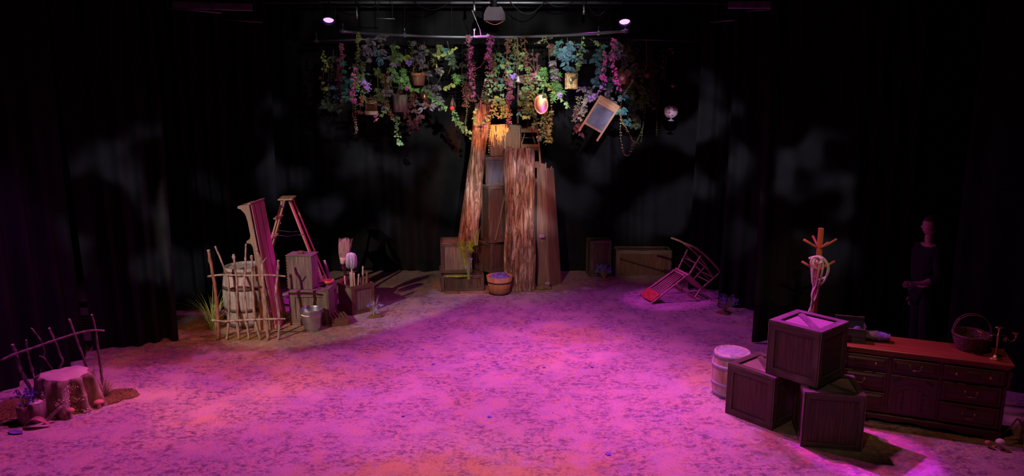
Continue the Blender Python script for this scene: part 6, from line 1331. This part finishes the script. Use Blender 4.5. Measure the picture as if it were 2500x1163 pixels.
# thin tendrils
TD = [([(862, 250), (862, 280), (866, 300), (869, 326)], 'rose', 70), ([(868, 250), (868, 285), (872, 318)], 'ivyyellow', 60), ([(1138, 245), (1140, 275), (1136, 300), (1139, 312)], 'ivy', 60), ([(1197, 285), (1195, 310), (1193, 345), (1194, 372)], 'ivyyellow', 60), ([(1204, 310), (1206, 345), (1212, 385)], 'ivy', 50), ([(1214, 90), (1220, 150), (1213, 220)], 'dark', 60),
      ([(1512, 265), (1517, 290), (1530, 315), (1545, 345)], 'ivyyellow', 80), ([(1516, 290), (1515, 330), (1522, 372), (1535, 378), (1548, 345)], 'ivyyellow', 100), ([(1580, 235), (1574, 275), (1570, 310), (1565, 345)], 'ivyyellow', 90), ([(1572, 300), (1562, 330), (1552, 350)], 'olive', 60), ([(1607, 235), (1606, 275), (1603, 310), (1605, 343)], 'ivy', 90), ([(1510, 245), (1530, 220), (1545, 195)], 'ivyyellow', 60),
      ([(1345, 240), (1347, 280), (1346, 320)], 'ivyyellow', 60), ([(1190, 250), (1200, 275), (1198, 290)], 'rose', 40), ([(1155, 170), (1175, 160), (1190, 130), (1192, 110)], 'rose', 50), ([(1160, 225), (1172, 245), (1178, 258)], 'rose', 24), ([(1545, 345), (1560, 352), (1552, 358), (1546, 350)], 'ivyyellow', 40), ([(1185, 195), (1178, 225), (1174, 250)], 'rose', 60), ([(1425, 290), (1412, 315), (1398, 328)], 'plum', 14)]
for pts, col, n in TD:
    xm = sum(p[0] for p in pts)/len(pts); ym = sum(p[1] for p in pts)/len(pts); vv('thin_tendril', lab(col, 'thin tendril', xm, ym+40), pts, YV(xm)-.05, n, .016, .010, 'small', col, stem=.0022)
# blossom strings
BS = [([(866, 170), (862, 200), (860, 225), (862, 252)], 'pink', 26, .022), ([(858, 220), (862, 240), (868, 250)], 'pink', 18, .024), ([(878, 195), (892, 205), (898, 215)], 'violet', 14, .03), ([(915, 278), (918, 288), (916, 294)], 'pink', 6, .022), ([(1150, 120), (1148, 160), (1152, 195), (1156, 235)], 'pink', 44, .022), ([(1200, 105), (1195, 125), (1188, 140), (1200, 150)], 'pink', 34, .024),
      ([(1474, 130), (1476, 160), (1470, 185), (1478, 195)], 'pink', 34, .024), ([(1498, 100), (1494, 140), (1500, 175)], 'pink', 36, .022), ([(1500, 180), (1504, 200), (1512, 215)], 'pink', 24, .022), ([(1475, 200), (1460, 225), (1440, 245)], 'violet', 16, .024), ([(1250, 240), (1245, 205), (1248, 190)], 'rose', 24, .024), ([(950, 175), (948, 190), (952, 200)], 'white', 10, .022), ([(1028, 150), (1030, 165)], 'white', 5, .016)]
for pts, col, n, sz in BS:
    xm = sum(p[0] for p in pts)/len(pts); ym = sum(p[1] for p in pts)/len(pts); vv('blossom_string', lab(col, 'blossom string', xm, ym), pts, YV(xm)-.16, n*2, sz*1.1, .03, 'small', 'redvine', flowers=(col, n, sz), cat='flowers')
# single blossoms
for lb, px, py, col, k, s_ in (('large lilac blossom cluster left of the small bark pail', 998, 153, 'violet', 26, .03), ('pink drooping blossom below left of the small bark pail', 995, 217, 'pink', 12, .03), ('round violet blossom left of the metal bell', 1253, 186, 'violet', 20, .03), ('violet blossom below right of the green fern', 1368, 233, 'violet', 18, .032), ('dark red blossom beside the ladder top', 1304, 185, 'rose', 16, .03), ('pale blossom above the golden yarn', 1216, 282, 'white', 10, .035), ('small lilac blossom on the leaning bark slab', 1186, 308, 'violet', 6, .03), ('violet blossom above the bird cage', 899, 214, 'violet', 14, .03), ('pale lilac blossom at the upper right of the foliage', 1637, 123, 'white', 6, .035)):
    p = A(px, py, YV(px)-.22); r = thing('blossom', lb, 'flower', p); f = MB(); rr = random.Random(px)
    for j in range(k): f.leaf(Vector((rr.gauss(0, 1), rr.gauss(0, .6), rr.gauss(0, 1)))*s_*.7, Vector((rr.uniform(-1, 1), -.3, rr.uniform(-1, 1))), Vector((rr.uniform(-.6, .6), -1, rr.uniform(-.6, .6))), s_, 'petal')
    f.build('petals', M['leaf_'+col], r); mb = MB(); mb.tube([(0, .01, 0), (.02, .1, .08), (.02, .16, .12)], .003, 5); mb.build('flower_stem', M['stem'], r)

# ------------------------------------------------------------------ petals fallen on the floor
rr = random.Random(77)
PT = [(985, 1016, 1.2), (1195, 1018, 1.3), (1485, 1109, 1.6), (1058, 889, 1.2), (1165, 890, 1), (1328, 897, 1.3), (1446, 897, 1.2), (1032, 854, 1), (1074, 797, .8), (1072, 823, 1), (1262, 822, .7), (1435, 854, .9), (1430, 888, .8), (1164, 914, .9), (1070, 936, .9), (1215, 890, .9)]
for i, (px, py, k) in enumerate(PT):
    r = thing('fallen_petal', 'small blue petal lying on the painted floor', 'petal', G(px, py, .004), rr.uniform(0, 6), 'blue petals scattered on the floor'); f = MB()
    f.leaf(Vector((0, 0, .002)), Vector((0, 1, .12)), Vector((0, 0, 1)), .045*k, 'petal'); f.build('petal_flower', M['blue_petal'], r)
for i, (px, py) in enumerate(((1330, 785), (1268, 794), (1462, 811), (1505, 823), (1352, 1009), (1615, 809), (1548, 1093))):
    r = thing('fallen_petal', 'tiny white petal lying on the painted floor', 'petal', G(px, py, .004), rr.uniform(0, 6), 'white petals scattered on the floor'); f = MB(); f.leaf(Vector((0, 0, .002)), Vector((0, 1, .2)), Vector((0, 0, 1)), .03, 'small'); f.build('petal_blade', M['leaf_white'], r)
